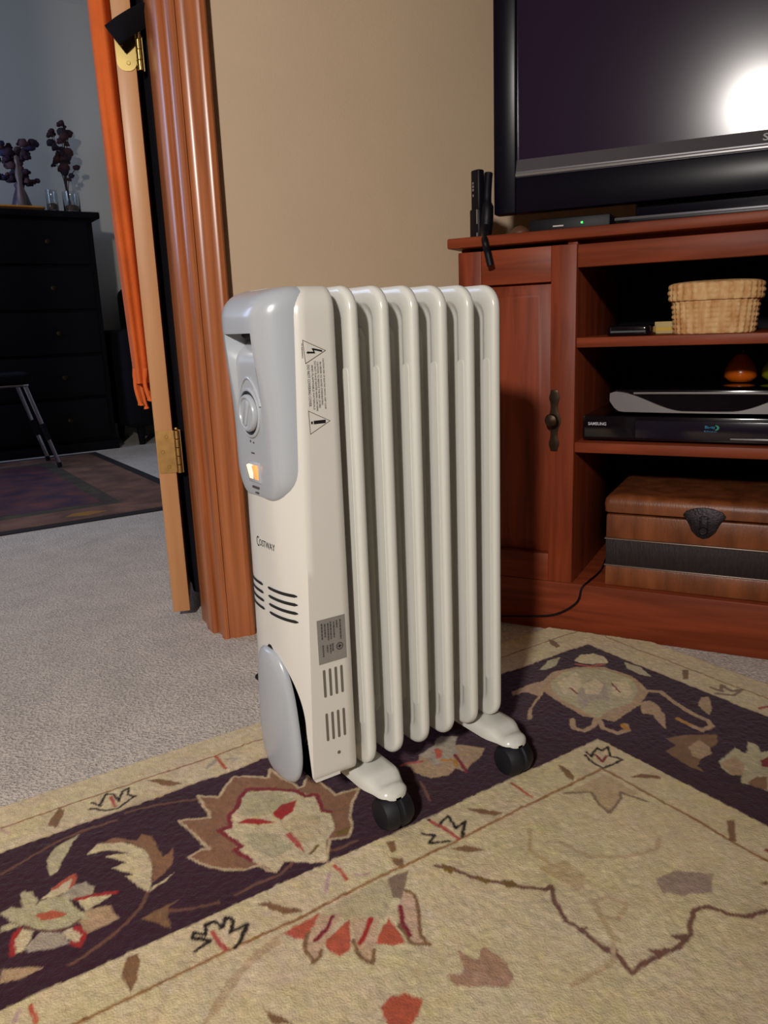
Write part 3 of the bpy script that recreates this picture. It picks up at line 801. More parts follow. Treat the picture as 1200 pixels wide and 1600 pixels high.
for k in range(n):
    a = 2*PI*k/n
    vs += [(.4145+.0046*math.cos(a), .2370+.0046*math.sin(a)), (.4145+.0034*math.cos(a), .2370+.0034*math.sin(a))]
rows.append((vs, [(2*k, 2*((k+1) % n), 2*((k+1) % n)+1, 2*k+1) for k in range(n)]))
rows.append(rect(.4118, .4172, .2362, .2378)); rows.append(rect(.4137, .4153, .2345, .2395))
side_print('rating_print', rows, M['label_ink'], .0007)
def tri(p, q, r, wd_):
    out = []
    for a, b in ((p, q), (q, r), (r, p)):
        a = Vector(a); b = Vector(b); d = (b-a).normalized(); nn = Vector((-d.y, d.x))*wd_/2
        a2 = a-d*wd_/2; b2 = b+d*wd_/2
        out.append(([tuple(a2+nn), tuple(b2+nn), tuple(b2-nn), tuple(a2-nn)], [(0, 1, 2, 3)]))
    return out
side_print('warning_triangle', tri((.3902, .5800), (.4165, .5685), (.3922, .5562), .0006), M['ink_line'])
side_print('warning_triangle', tri((.3922, .5070), (.4175, .4945), (.3930, .4825), .0006), M['ink_line'])
bolt = [(.3935, .5672), (.3962, .5687), (.3962, .5681), (.4022, .5679), (.4000, .5712), (.4022, .5714), (.4125, .5690), (.4125, .5672), (.4030, .5694), (.4042, .5660), (.3962, .5664), (.3962, .5657)]
side_print('warning_symbol', [(bolt, [tuple(range(len(bolt)))])], M['ink'])
side_print('warning_symbol', [rect(.3978, .4122, .4926, .4962), rect(.3946, .3966, .4930, .4957)], M['ink'])
lines = [('CAUTION: RISK OF ELECTRIC SHOCK, KEEP CLEAR', .4120, .5605, .0530), ('IN ORDER TO AVOID OVERHEATING', .4085, .5570, .0450), ('CAUTION: TO REDUCE THE RISK OF FIRE', .4052, .5572, .0480),
         ('DO NOT PLACE HEATER NEAR CURTAINS', .4020, .5580, .0520), ('AND FLAMMABLE MATERIALS', .3985, .5545, .0465), ('DO NOT COVERING COVER', .3935, .5545, .0430)]
pl = []
for i, (t_, x_, z_, ln) in enumerate(lines):
    v1, f1 = fit_text(t_, ln, .0030 if i == 5 else .0021); pl.append(([(x_ + v, z_ - u) for u, v in v1], f1))
side_print('warning_lettering', pl, M['ink_soft'])
v1, f1 = fit_text('WARNING', .0150, .0018); side_print('warning_lettering', [([(.3882 + v, .5770 - u) for u, v in v1], f1)], M['ink_soft'])

# grey cord-storage plate at the foot of the housing
def cord_plate():
    prof = []
    zc, hh, hw_ = .1415, .0850, .0475
    n = 56
    for k in range(n):
        a = 2*PI*k/n; ca, sa = math.cos(a), math.sin(a)
        p_ = 2.0/3.0
        prof.append((math.copysign(abs(ca)**p_, ca), math.copysign(abs(sa)**p_, sa)))
    rings = []
    for s_, xx in ((.0, .3570), (.30, .3570), (.6, .3572), (.80, .3578), (.90, .3586), (.955, .3602), (.985, .3622), (1.0, .3648), (.99, .3668), (.9, .3680), (.5, .3680)):
        s2 = max(s_, .001)
        rings.append([(xx - .0065 + .006*(abs(u)*s2)**2 + .004*((.5-.5*v*s2)), HC+s2*u*(hw_-.0085*v), zc+hh*s2*v) for u, v in prof])
    MB().loft(rings).build('cord_plate', M['grey'], H, smooth=50, world=True)
    MB().tube([(.366, HC, .17), (.412, HC, .17)], .010, 12).build('cord_post', M['grey_dark'], H, world=True)
    MB().tube([(.366, HC, .115), (.412, HC, .115)], .010, 12).build('cord_post', M['grey_dark'], H, world=True)
cord_plate()
# power cord wound behind the plate with a short end sticking out to the left
cp = []
for k in range(49):
    a = 2*PI*k/16; cp.append((.379 + .0055*k/16, HC + .024*math.cos(a), .142 + .050*math.sin(a)))
MB().tube(cp, .0036, 8).build('power_cord', M['black'], H, world=True)
MB().tube(spline([(.384, HC+.024, .150), (.378, HC+.052, .155), (.374, HC+.078, .1565)], 6), .0042, 8).build('cord_end', M['black'], H, world=True)

# fins
FIN_X = [.4545 + .0405*k for k in range(6)]
FZ0, FZ1 = .064, .6355
def fin_mesh():
    cz, hz, hy = (FZ0+FZ1)/2, (FZ1-FZ0)/2, .0690
    lay = [(.034, -.0010), (.027, -.0014), (.0225, -.0026), (.0195, -.0052), (.0170, -.0062), (.0050, -.0064), (.0022, -.0056), (.0006, -.0038), (0, -.0015),
           (0, .0015), (.0006, .0038), (.0022, .0056), (.0050, .0064), (.0170, .0062), (.0195, .0052), (.0225, .0026), (.027, .0014), (.034, .0010)]
    rings = []
    for ins, x in lay:
        rings.append([(x, y, z) for y, z in rrect(0, cz, hy-ins, hz-ins, .027-ins*.45, 9)])
    mb = MB().loft(rings)
    # pressed strengthening ledge that starts a hand's breadth below the top
    for sx in (-1, 1):
        for sy in (-1, 1):
            pr = rrect(sy*(hy-.0135), .335, .0055, .213, .005, 5)
            mb.prism(pr, 'x', sx*.0060, sx*.0072)
    # oil channels
    for yc_ in (-.016, .016):
        mb.loft([[(x_, yc_+.0115*math.cos(a)*(1 if .115 < z_ < .585 else .3), z_) for a, x_ in [(2*PI*j/16, .0048*math.sin(2*PI*j/16)) for j in range(16)]] for z_ in (.11, .12, .58, .59)])
    return mb
fm = None
for k, fx in enumerate(FIN_X):
    if fm is None:
        fo = fin_mesh().build('fin', M['fin_white'], H, smooth=50); fm = fo
    else:
        fo = fm.copy(); COL.objects.link(fo); fo.parent = H
    fo.location = (fx-H.location.x, 0, 0)
for zz in (.125, .572):
    MB().tube([(.425, HC, zz), (FIN_X[-1]+.010, HC, zz)], .021, 18).build('oil_header', M['fin_white'], H, world=True)

# feet: pressed brackets carrying two casters each
def foot(fx):
    rings = []
    ys = [-.1120, -.1113, -.1095, -.1065, -.1030, -.0990, -.0950, -.0900, -.0850, -.0800, -.0740, -.0640, -.0450, 0, .0450, .0640, .0740, .0800, .0850, .0900, .0950, .0990, .1030, .1065, .1095, .1113, .1120]
    for y in ys:
        a = abs(y)
        hwid = .0205 + .0060*sstep(.096, .066, a)
        if a > .0945: hwid = .0205*math.sqrt(max(.015, 1-((a-.0945)/.0178)**2))
        top = .0535 + .0090*sstep(.094, .074, a) - .0045*sstep(.103, .1120, a)
        bump = .0028*math.exp(-((a-.0985)/.007)**2) - .0020*math.exp(-((a-.0875)/.004)**2)
        bot = .0455
        ring = [(fx-hwid, HC+y, bot), (fx-hwid, HC+y, top-.006), (fx-hwid*.85, HC+y, top-.0018), (fx-hwid*.55, HC+y, top+bump*.6), (fx, HC+y, top+bump), (fx+hwid*.55, HC+y, top+bump*.6),
                (fx+hwid*.85, HC+y, top-.0018), (fx+hwid, HC+y, top-.006), (fx+hwid, HC+y, bot)]
        rings.append(ring)
    MB().loft(rings).build('foot_bracket', M['fin_white'], H, smooth=50, world=True)
    for s_ in (-1, 1):
        yc_ = HC + s_*.0985
        cs = MB().lathe([(.010, -.0215), (.0175, -.0195), (.0215, -.013), (.0225, -.004), (.0200, -.0022), (.0200, .0022), (.0225, .004), (.0215, .013), (.0175, .0195), (.010, .0215)], 28, (fx, yc_, .0228), 'x').build('caster_wheel', M['navy'], H, world=True)
        MB().tube([(fx, yc_, .030), (fx, yc_, .049)], .006, 10).build('caster_stem', M['black'], H, world=True)
for fx in (.4600, .6560): foot(fx)

# ------------------------------------------------------------------ television cabinet (local x: right along the front, y: inward, z: up)
CR = math.atan2(CS.y, CS.x)
def cabp(s_, d_, z_): 
    p = CB + CS*s_ + CN*d_; return (p.x, p.y, z_)
CT = .7455; CD = .410
K = thing('media_cabinet', 'reddish brown wooden media cabinet with open shelves and panelled side doors', 'cabinet', cabp(0, 0, FZ), CR)
G = -FZ    # local z offset
W0, W1, O0, O1 = -.249, .676, -.023, .450
def kb(name, x0, x1, y0, y1, z0, z1, m, bevel=.0015, par=None): return MB().box(x0, x1, y0, y1, z0+G, z1+G).build(name, M[m], par or K, bevel=bevel)
MB().box(W0-.015, W1+.015, -.016, CD, CT-.0185+G, CT+G).build('top_board', M['cherry_h'], K, bevel=.003)
kb('base', W0, W1, .002, CD-.01, FZ, .0925, 'cherry_h')
kb('side_panel', W0, W0+.018, .020, CD-.01, .0925, CT-.0185, 'cherry_v'); kb('side_panel', W1-.018, W1, .020, CD-.01, .0925, CT-.0185, 'cherry_v')
kb('divider', O0-.018, O0, .003, CD-.02, .0925, CT-.0185, 'cherry_v'); kb('divider', O1, O1+.018, .003, CD-.02, .0925, CT-.0185, 'cherry_v')
kb('rail', O0, O1, .003, .021, .6795, .7185, 'cherry_h')
kb('shelf', O0, O1, .004, CD-.02, .5405, .5580, 'cherry_h'); kb('shelf', O0, O1, .004, CD-.02, .3490, .3680, 'cherry_h')
kb('back_panel', W0, W1, CD-.01, CD-.004, .0925, CT-.0185, 'dark_wood', 0)
def cab_door(x0, x1, knob_side):
    z0, z1 = .0935, .7200; st = .046
    dr = MB()
    dr.box(x0, x0+st, 0, .019, z0+G, z1+G); dr.box(x1-st, x1, 0, .019, z0+G, z1+G)
    d = dr.build('door', M['cherry_v'], K, bevel=.0015)
    MB().box(x0+st, x1-st, .0005, .019, z0+G, z0+.055+G).build('door_rail', M['cherry_h'], d, bevel=.0015)
    MB().box(x0+st, x1-st, .0005, .019, z1-.062+G, z1+G).build('door_rail', M['cherry_h'], d, bevel=.0015)
    a0, a1, b0, b1 = x0+st, x1-st, z0+.055+G, z1-.062+G
    rings = []
    for ins, yy in ((0, .016), (.004, .0135), (.018, .0105), (.022, .0080), (.026, .0070)):
        rings.append([(x, yy, z) for x, z in ((a0+ins, b0+ins), (a1-ins, b0+ins), (a1-ins, b1-ins), (a0+ins, b1-ins))])
    MB().loft(rings, False, True).build('door_panel', M['cherry_v'], d, smooth=25)
    kx = x1-.037 if knob_side > 0 else x0+.037
    pr = []
    for k in range(28):
        a = 2*PI*k/28; zz = math.sin(a); pr.append((kx + .0115*math.cos(a)*(1+.35*math.cos(2*a*1.5)**2)*(.6+.4*abs(zz)), .408 + .056*zz + G))
    pr = [(kx + (.006 + .0065*math.exp(-((t-.0)/.25)**2) + .004*math.exp(-((abs(t)-.75)/.15)**2))*sg, .408 + .057*t + G) for sg, ts in ((1, [i/12 for i in range(-12, 13)]), (-1, [i/12 for i in range(12, -13, -1)])) for t in ts]
    bp_ = MB().prism(pr, 'y', -.0022, .0).build('knob_plate', M['dark_brass'], d, bevel=.0005)
    MB().lathe([(.0060, -.002), (.0050, -.010), (.0100, -.015), (.0125, -.021), (.0105, -.027), (.004, -.029)], 20, (kx, 0, .411+G), 'y').build('knob', M['dark_brass'], d)
cab_door(W0+.001, O0-.0005, 1); cab_door(O1+.0005, W1-.001, -1)

# ---- things on the shelves
def ob(name, label, cat, s_, d_, z_, rot=0.0, group=None): return thing(name, label, cat, cabp(s_, d_, z_), CR+rot, group)
# wicker basket
B = ob('wicker_basket', 'small lidded wicker basket on the upper cabinet shelf', 'basket', .2000, .085, .5585)
def sup(a, hx, hy, p_=3.0):
    ca, sa = math.cos(a), math.sin(a); e = 2.0/p_
    return math.copysign(abs(ca)**e, ca)*hx, math.copysign(abs(sa)**e, sa)*hy
def weave(z0, z1, rows_, hx0, hx1, hy0, hy1, ns=34, amp=.0021, close=True):
    rings = []; m = ns*6
    for i in range(rows_*5+1):
        t = i/(rows_*5); z = z0+(z1-z0)*t; row = min(int(t*rows_), rows_-1); fr_ = t*rows_-row
        belly = math.sin(PI*min(max(fr_, 0), 1))
        ring = []
        for j in range(m):
            a = 2*PI*j/m
            x, y = sup(a, hx0+(hx1-hx0)*t, hy0+(hy1-hy0)*t)
            k = 1 + (amp*(.35+.65*belly)*(.55+.9*math.cos(a*ns)*(1 if row % 2 else .55)))/.06
            ring.append((x*k, y*k, z))
        rings.append(ring)
    return MB().loft(rings)
weave(0, .058, 7, .0650, .0700, .0490, .0530, ns=28, amp=.0022).build('basket_body', M['wicker'], B, smooth=70)
lid = weave(.056, .084, 3, .0750, .0755, .0570, .0565, ns=28, amp=.0022)
n_ = len(lid.v)
top = []
for i in range(1, 9):
    t = i/8; s_ = math.cos(t*PI/2)
    top.append([( sup(2*PI*j/204, .0745*max(s_, .03), .0560*max(s_, .03))[0]*(1+.012*math.cos(34*2*PI*j/204)), sup(2*PI*j/204, .0745*max(s_, .03), .0560*max(s_, .03))[1]*(1+.012*math.cos(34*2*PI*j/204)), .084+.006*math.sin(t*PI/2)) for j in range(204)])
lid.loft([[( sup(2*PI*j/204, .0745, .0560)[0], sup(2*PI*j/204, .0745, .0560)[1], .084) for j in range(204)]] + top, False, True)
lid.build('basket_lid', M['wicker'], B, smooth=70)
# small glossy puck and the pale box behind it
pk = ob('media_puck', 'small glossy black electronic box beside the wicker basket', 'electronics', .0640, .055, .5585)
MB().prism(rrect(0, 0, .039, .034, .012, 5), 'z', 0, .0185).build('puck_body', M['gloss_black'], pk, bevel=.005, seg=3)
MB().box(-.030, .030, -.0345, -.0335, .006, .009).build('puck_strip', M['grey_dark'], pk)
yb = ob('card_box', 'little yellow and cream box half hidden behind the basket', 'box', .1180, .150, .5585)
MB().box(-.026, .026, -.018, .018, 0, .022).build('box_body', mat('cream_card', (190, 164, 110), .7), yb, bevel=.001)
MB().box(-.0262, .0262, -.0182, .0182, .006, .011).build('yellow_band', mat('yellow_print', (206, 162, 40), .6), yb)
# disc player
p_ = ob('disc_player', 'wide black disc player on the lower shelf under the silver recorder', 'player', .2010, .022, .3685)
MB().box(-.214, .214, .0, .235, .004, .0475).build('player_body', M['gloss_black'], p_, bevel=.002)
MB().box(-.118, .214, -.0012, .0, .008, .0400).build('tray_door', mat('smoked_front', (26, 22, 36), .16), p_, bevel=.0005)
MB().box(.040, .205, -.0035, .0, .0095, .0125).build('chrome_strip', M['silver'], p_, bevel=.0008)
for sx in (-.19, .19):
    for sy in (.02, .21): MB().lathe([(.010, 0), (.011, .004)], 14, (sx, sy, 0)).build('rubber_foot', M['black'], p_)
v1, f1 = fit_text('SAMSUNG', .0330, .0058, .02); MB().add([(-.2035+u, -.0006, .0300+v) for u, v in v1], f1).build('lettering', mat('silver_print', (190, 190, 200), .4), p_, smooth=0)
v1, f1 = fit_text('Blu-ray', .0160, .0066); M['blue_print'] = mat('blue_print', (40, 150, 200), .4)
MB().add([(-.0010+u, -.0018, .0270+v) for u, v in v1], f1).build('disc_logo', M['blue_print'], p_, smooth=0)
dd = []
for k in range(13):
    a = -PI*.45 + PI*.9*k/12; dd.append((.0155+.0065*math.cos(a), .0300+.0048*math.sin(a)))
dd += [(.0140+.0045*math.cos(-PI*.45+PI*.9*k/12), .0300+.0034*math.sin(-PI*.45+PI*.9*k/12)) for k in range(12, -1, -1)]
MB().add([(x, -.0018, z) for x, z in dd], [(k, k+1, 24-k, 25-k) for k in range(12)]).build('disc_logo', mat('green_print', (30, 140, 110), .4), p_, smooth=0)
v1, f1 = fit_text('Disc', .0200, .0022); MB().add([(-.0020+u, -.0018, .0225+v) for u, v in v1], f1).build('disc_logo', M['blue_print'], p_, smooth=0)
# recorder with silver wave front
q_ = ob('video_recorder', 'digital video recorder with silver wave-shaped front stacked on the black player', 'recorder', .2010, .034, .4165)
MB().box(-.160, .160, .008, .230, .004, .046).build('recorder_body', M['gloss_black'], q_, bevel=.003)
nn_ = 40; up_ = []; lo_ = []
for k in range(nn_+1):
    x = -.168 + .336*k/nn_; t = abs(x)/.168
    lo_.append((x, .0065 + .019*max(0, (t-.86)/.14)**2.2)); 
up = []
for k in range(nn_+1):
    x = -.168 + .336*k/nn_; t = abs(x)/.168
    wv = .0095 + .0330*(sstep(.22, .93, t))
    up.append((x, max(wv, lo_[k][1]+.0012) if t < .985 else lo_[k][1]+.014))
prof = lo_ + up[::-1]
def bow(x): return -.012*(1-(x/.168)**2)
rr_ = []
for yo in (0.0, .012):
    rr_.append([(x, bow(x)+yo, z) for x, z in prof])
fs_ = []
n = nn_+1
mbw = MB(); vs = rr_[0] + rr_[1]; N2 = 2*n
for k in range(nn_):
    fs_.append((k, k+1, N2-2-k, N2-1-k)); fs_.append((N2+k, N2+N2-1-k, N2+N2-2-k, N2+k+1))
for k in range(N2): fs_.append((k, N2+k, N2+(k+1) % N2, (k+1) % N2))
mbw.add(vs, fs_).build('silver_wave', M['silver'], q_, smooth=40)
pr_ = [(x, bow(x)+.004) for x in [-.150+.3*k/24 for k in range(25)]]
MB().loft([[(x, y, z) for x, y in pr_] + [(x, .012, z) for x, y in pr_[::-1]] for z in (.010, .0395)]).build('display_window', M['gloss_black'], q_, smooth=40)
MB().tube([(x, bow(x)+.0035, .0412-.002*(x/.16)**2) for x in [-.125+.25*k/20 for k in range(21)]], .0021, 8).build('silver_lip', M['silver'], q_)
for sx in (-.14, .14):
    for sy in (.03, .21): MB().lathe([(.009, 0), (.010, .0045)], 12, (sx, sy, 0)).build('rubber_foot', M['black'], q_)
# glazed ornaments at the back of the lower shelf
for nm, lb_, mm_, s_, r_, hh in (('glass_ornament', 'amber glazed gourd-shaped ornament at the back of the middle shelf', 'amber', .2400, .030, .052), ('glass_ornament', 'green glazed gourd-shaped ornament beside the amber one', 'green', .3150, .040, .060)):
    g_ = ob(nm, lb_, 'ornament', s_, .215, .4635)
    MB().lathe([(r_*.70, 0), (r_*.98, hh*.18), (r_*.95, hh*.40), (r_*.72, hh*.68), (r_*.40, hh*.92), (r_*.16, hh*1.02)], 24, (0, 0, 0)).build('ornament_body', M[mm_], g_, smooth=60)
    MB().tube(spline([(0, 0, hh), (.003, 0, hh+.008), (-.004, 0, hh+.018)], 4), .003, 7).build('stem', M['dark_brass'], g_)
# leather trunk on the cabinet floor
t_ = ob('leather_trunk', 'tan leather-covered trunk with iron latch on the bottom of the cabinet', 'trunk', .2080, .016, .0930)
TW, TD = .172, .240
MB().box(-TW, TW, 0, TD, .0, .0400).build('trunk_body', M['leather'], t_, bevel=.004)
MB().box(-TW, TW, .002, TD-.002, .0415, .0915).build('woven_band', M['leather_dark'], t_, bevel=.002)
MB().box(-TW, TW, 0, TD, .0935, .1400).build('upper_panel', M['leather'], t_, bevel=.004)
for z_ in (.0400, .0920): MB().box(-TW-.0015, TW+.0015, -.0018, TD+.0015, z_-.0004, z_+.0018).build('metal_strip', M['pewter'], t_, bevel=.0006)
rings = []
for z_, ex in ((.1430, 0), (.1450, .003), (.1600, .004), (.1700, .002), (.1750, -.004), (.1770, -.014)):
    rings.append([(x, y, z_) for x, y in rrect(0, TD/2, TW+ex, TD/2+ex, .010, 4)])
ld = MB().loft(rings).build('trunk_lid', M['leather'], t_, smooth=45)
sh = [(-.036, .150), (-.030, .158), (-.014, .1635), (0, .1650), (.014, .1635), (.030, .158), (.036, .150), (.027, .138), (.020, .122), (.010, .112), (0, .1085), (-.010, .112), (-.020, .122), (-.027, .138)]
lt = MB().prism(sh, 'y', -.0075, -.003).build('latch_plate', M['iron'], t_, bevel=.0012)
MB().box(-.007, .007, -.0115, -.006, .118, .150).build('latch_hasp', M['iron'], lt, bevel=.002)
MB().lathe([(.006, -.014), (.0075, -.011), (.0075, -.007)], 14, (0, 0, .124), 'y').build('latch_knob', M['iron'], lt)
tg = MB().tube(spline([(-TW-.004, .05, .160), (-TW-.011, .07, .150), (-TW-.013, .12, .140), (-TW-.011, .17, .150), (-TW-.004, .19, .160)], 6), .0055, 9).build('carry_handle', M['leather'], t_)
# black cable hanging out of the cabinet
cpt = [cabp(.012, .330, .0950), cabp(.004, .200, .0950), cabp(.012, .100, .0950), cabp(.006, .015, .0962), cabp(-.002, -.006, .088), cabp(-.010, -.010, .060), cabp(-.045, -.010, .033), cabp(-.090, -.008, .020), cabp(-.20, -.012, .006)]
tag(MB().tube(spline(cpt, 6), .0019, 7).build('black_cable', M['black'], None), 'thin black cable drooping over the cabinet base', 'cable')

# ------------------------------------------------------------------ television
TD_ = Vector((.536, -.844, 0)); TR = math.atan2(TD_.y, TD_.x); TN = Vector((.844, .536, 0))
T0 = Vector((1.080, 1.221, 0))
T = thing('television', 'large flat black television with silver strip below the screen on the cabinet', 'television', (T0.x, T0.y, CT), TR)
g0 = -CT
TWD, TB, TT = 1.04, .792, 1.452
mb = MB()
mb.box(0, .043, 0, .030, TB+g0, TT+g0); mb.box(TWD-.043, TWD, 0, .030, TB+g0, TT+g0)
mb.box(.043, TWD-.043, 0, .030, TT-.045+g0, TT+g0)
mb.build('bezel', M['tv_frame'], T, bevel=.004)
MB().box(.0425, TWD-.0425, .0005, .030, TB+g0, .8565+g0).build('lower_bezel', M['tv_frame'], T, bevel=.003)
# silver strip: sloping ledge with a bright lower lip
MB().prism([(.0008, .8660+g0), (.0095, .8885+g0), (.020, .8885+g0), (.020, .8560+g0), (.0008, .8560+g0)], 'x', .0432, TWD-.0432).build('silver_strip', M['silver_dim'], T, smooth=20)
MB().prism([(-.0030, .8570+g0), (-.0030, .8610+g0), (-.0012, .8635+g0), (.0015, .8635+g0), (.0015, .8570+g0)], 'x', .0432, TWD-.0432).build('silver_lip', M['silver'], T, bevel=.0006)
MB().prism([(.0148, .886+g0), (.0042, TT-.044+g0), (.024, TT-.044+g0), (.024, .886+g0)], 'x', .042, TWD-.042).build('screen', M['screen'], T, smooth=0)   # leans forward a touch
MB().box(.05, TWD-.05, .030, .075, TB+.03+g0, TT-.05+g0).build('back_shell', M['black'], T, bevel=.02)
v1, f1 = fit_text('SONY', .060, .0125, .02)
MB().add([(.4655+u, -.0012+.0087*(.0035+v)/.0225, .8700+g0+v) for u, v in v1], f1).build('brand_lettering', mat('pale_print', (190, 190, 195), .4), T, smooth=0)
MB().box(TWD/2-.26, TWD/2+.26, .030, .070, .0175, TB+.05+g0).build('stand_neck', M['tv_frame'], T, bevel=.008)
MB().prism(rrect(TWD/2, .050, .285, .115, .03, 6), 'z', .0005, .0165).build('stand_base', M['tv_frame'], T, bevel=.004)
MB().box(TWD/2-.283, TWD/2+.283, -.0662, -.0645, .0100, .0150).build('stand_trim', M['silver_dim'], T, bevel=.0006)

def tvp(s_, d_, z_): q = T0 + TD_*s_ + TN*d_; return (q.x, q.y, z_)
bx = thing('set_top_box', 'low black set-top box with tiny green light under the television', 'electronics', tvp(.135, .045, CT), TR)
MB().box(-.065, .085, -.045, .075, 0, .0320).build('box_body', M['black'], bx, bevel=.003)
MB().box(.0325, .0355, -.0462, -.0448, .0185, .0215).build('green_light', mat('green_led', (20, 200, 60), .4, emis=(30, 230, 60), estr=6.0), bx)
MB().box(-.020, .0, -.0462, -.0448, .0160, .0185).build('white_badge', mat('white_print', (190, 180, 175), .5), bx)
# cable bundle / remote at the left end
rm = thing('remote_control', 'black remote control standing upright at the left edge of the television', 'remote', tvp(-.0270, -.020, CT+.0002), TR-.5)
MB().prism(rrect(0, 0, .0135, .009, .005, 4), 'z', 0, .058).build('remote_grip', M['black'], rm, bevel=.003)
MB().prism(rrect(.002, 0, .0115, .0085, .005, 4), 'z', .056, .128).build('remote_body', M['black'], rm, bevel=.003)
for z_, hw_ in ((.098, .0042), (.092, .0042), (.104, .0034), (.082, .0028)): MB().box(-.001-hw_/2, -.001+hw_/2, -.0096, -.0085, z_-.0022, z_+.0022).build('button', M['silver'], rm, bevel=.0004)
MB().box(.0075, .0105, -.0096, -.0088, .030, .056).build('chrome_edge', M['silver'], rm); MB().box(.0075, .0105, -.0096, -.0088, .004, .014).build('chrome_edge', M['silver'], rm)
sp = spline([tvp(-.008, -.006, .868), tvp(-.008, -.016, .830), tvp(-.006, -.024, .790), tvp(-.006, -.034, .760), cabp(-.186, -.0240, .736), cabp(-.181, -.0235, .715), cabp(-.176, -.0220, .692)], 5)
rd = [.0085 if i < 8 else (.0125 if i < 16 else (.0085 if i < 19 else .0065)) for i in range(len(sp))]
tag(MB().tube(sp, rd, 9).build('dangling_strap', M['black'], None, smooth=60), 'thick black strap hanging from the television corner over the cabinet edge', 'strap')
br = thing('brown_pebble', 'small rounded brown lump on the cabinet top behind the remote', 'ornament', tvp(.045, .030, CT), TR)
MB().lathe([(.012, 0), (.020, .006), (.019, .016), (.011, .024), (.003, .027)], 16).build('pebble_body', mat('brown_ceramic', (92, 58, 42), .5), br, smooth=60)

# ------------------------------------------------------------------ the far room
def far_rug():
    x0, x1, y0, y1 = -.95, 1.02, 2.685, 4.36
    rt = thing('far_rug', 'dim reddish oriental rug with black edging in the far room', 'rug', ((x0+x1)/2, (y0+y1)/2, FZ))
    zt = FZ+.007
    MB().box(x0, x1, y0, y1, FZ+.0004, FZ+.004).build('black_edging', mat('rug_edging', (24, 20, 24), .95), rt, world=True)
    pb = mat('rug_border_brown', (128, 92, 74), .95, rgb2=(92, 62, 54), vscale=9, bump=.4, bscale=200)
    MB().box(x0+.045, x1-.045, y0+.045, y1-.045, FZ+.0036, FZ+.0055).build('border', pb, rt, world=True)
    MB().box(x0+.27, x1-.27, y0+.22, y1-.22, FZ+.005, FZ+.0062).build('dark_band', mat('rug_band_olive', (74, 70, 52), .95, rgb2=(60, 44, 44), vscale=14), rt, world=True)
    MB().box(x0+.33, x1-.33, y0+.28, y1-.28, FZ+.006, FZ+.0070).build('field', mat('rug_field', (104, 56, 54), .95, rgb2=(54, 34, 56), vscale=8, bump=.4, bscale=200), rt, world=True)
    n = 0
    mg = mat('rug_gold', (150, 106, 40), .95)
    for xx in (-.62, -.2, .22, .60):
        MB().prism([(xx-.07, y0+.115), (xx, y0+.085), (xx+.07, y0+.115), (xx+.02, y0+.150), (xx-.04, y0+.150)], 'z', FZ+.005, FZ+.0060).build('border_flower', mg, rt, world=True)
far_rug()
# tall dark dresser
DX, DY = .70, 4.42
D = thing('dresser', 'tall dark wooden dresser against the far wall', 'dresser', (DX, DY, FZ))
HT = 1.232
MB().box(-.46, .46, .02, .52, .03, HT-.03).build('carcass', M['dark_wood'], D, bevel=.004)
MB().box(-.50, .495, -.015, .54, HT-.032, HT).build('top_board', M['dark_wood'], D, bevel=.006)
MB().box(-.47, .47, .01, .53, 0, .05).build('plinth', M['dark_wood'], D, bevel=.004)
for k in range(5):
    z0 = .07+k*.226
    dr = MB().box(-.43, .43, .0, .022, z0, z0+.212).build('drawer', M['dark_wood'], D, bevel=.006)
    for sx in (-.22, .22):
        MB().lathe([(.010, .0), (.007, -.010), (.014, -.018), (.012, -.026), (.004, -.028)], 14, (sx, 0, z0+.106), 'y').build('knob', M['dark_brass'], dr)
DT = HT+FZ
# tray with bright rim
ty = thing('tray', 'shallow tray with a bright orange rim at the dresser edge', 'tray', (.69, 4.50, DT+.0005))
MB().prism(rrect(0, 0, .25, .065, .03, 5), 'z', 0, .012).build('tray_base', mat('brown_lacquer', (96, 52, 26), .4), ty, bevel=.003)
MB().tube([(x, y, .016) for x, y in rrect(0, 0, .25, .065, .03, 5)] + [(.25, .035, .016)], .005, 7).build('tray_rim', mat('orange_rim', (226, 150, 54), .35), ty)
def flowers(name, label, loc, height, n, spread, cols, seed, vase):
    rr = random.Random(seed)
    f_ = thing(name, label, 'flowers', loc)
    MB().lathe(vase, 18).build('vase', mat(name+'_vase', (66, 52, 74), .35), f_, smooth=50)
    vh = vase[-1][1]
    ms = mat(name+'_stem', (58, 52, 48), .8); st = MB(); tips = []
    for k in range(n):
        a = rr.uniform(0, 2*PI); rad = spread*rr.uniform(.2, 1); hh = height*rr.uniform(.45, 1)
        tip = (rad*math.cos(a), rad*.5*math.sin(a), hh)
        st.tube(spline([(0, 0, vh*.6), (tip[0]*.25, tip[1]*.25, vh+(hh-vh)*.5), tip], 4), .0022, 5)
        tips.append(tip)
        for q in range(2):
            t = rr.uniform(.55, .95); tips.append((tip[0]*t*t+rr.uniform(-.02, .02), tip[1]*t, vh+(hh-vh)*t))
    st.build('stems', ms, f_)
    mats = [mat(name+'_bloom%d' % i, c, .85, var=.15, vscale=40) for i, c in enumerate(cols)]
    for i, tp in enumerate(tips):
        r_ = rr.uniform(.010, .022)
        fl = MB().ball(tp, r_*rr.uniform(.8, 1.5), r_, r_*rr.uniform(.7, 1.3), 7, 5)
        for q in range(4):
            a = rr.uniform(0, 2*PI); fl.ball((tp[0]+r_*.8*math.cos(a), tp[1]+r_*.5*math.sin(a), tp[2]+r_*.6*math.sin(a*1.7)), r_*.55, r_*.4, r_*.5, 6, 4)
        fl.build('bloom', mats[i % len(mats)], f_, smooth=60)
vs1 = [(.030, 0), (.045, .02), (.050, .06), (.034, .11), (.022, .14), (.028, .16)]
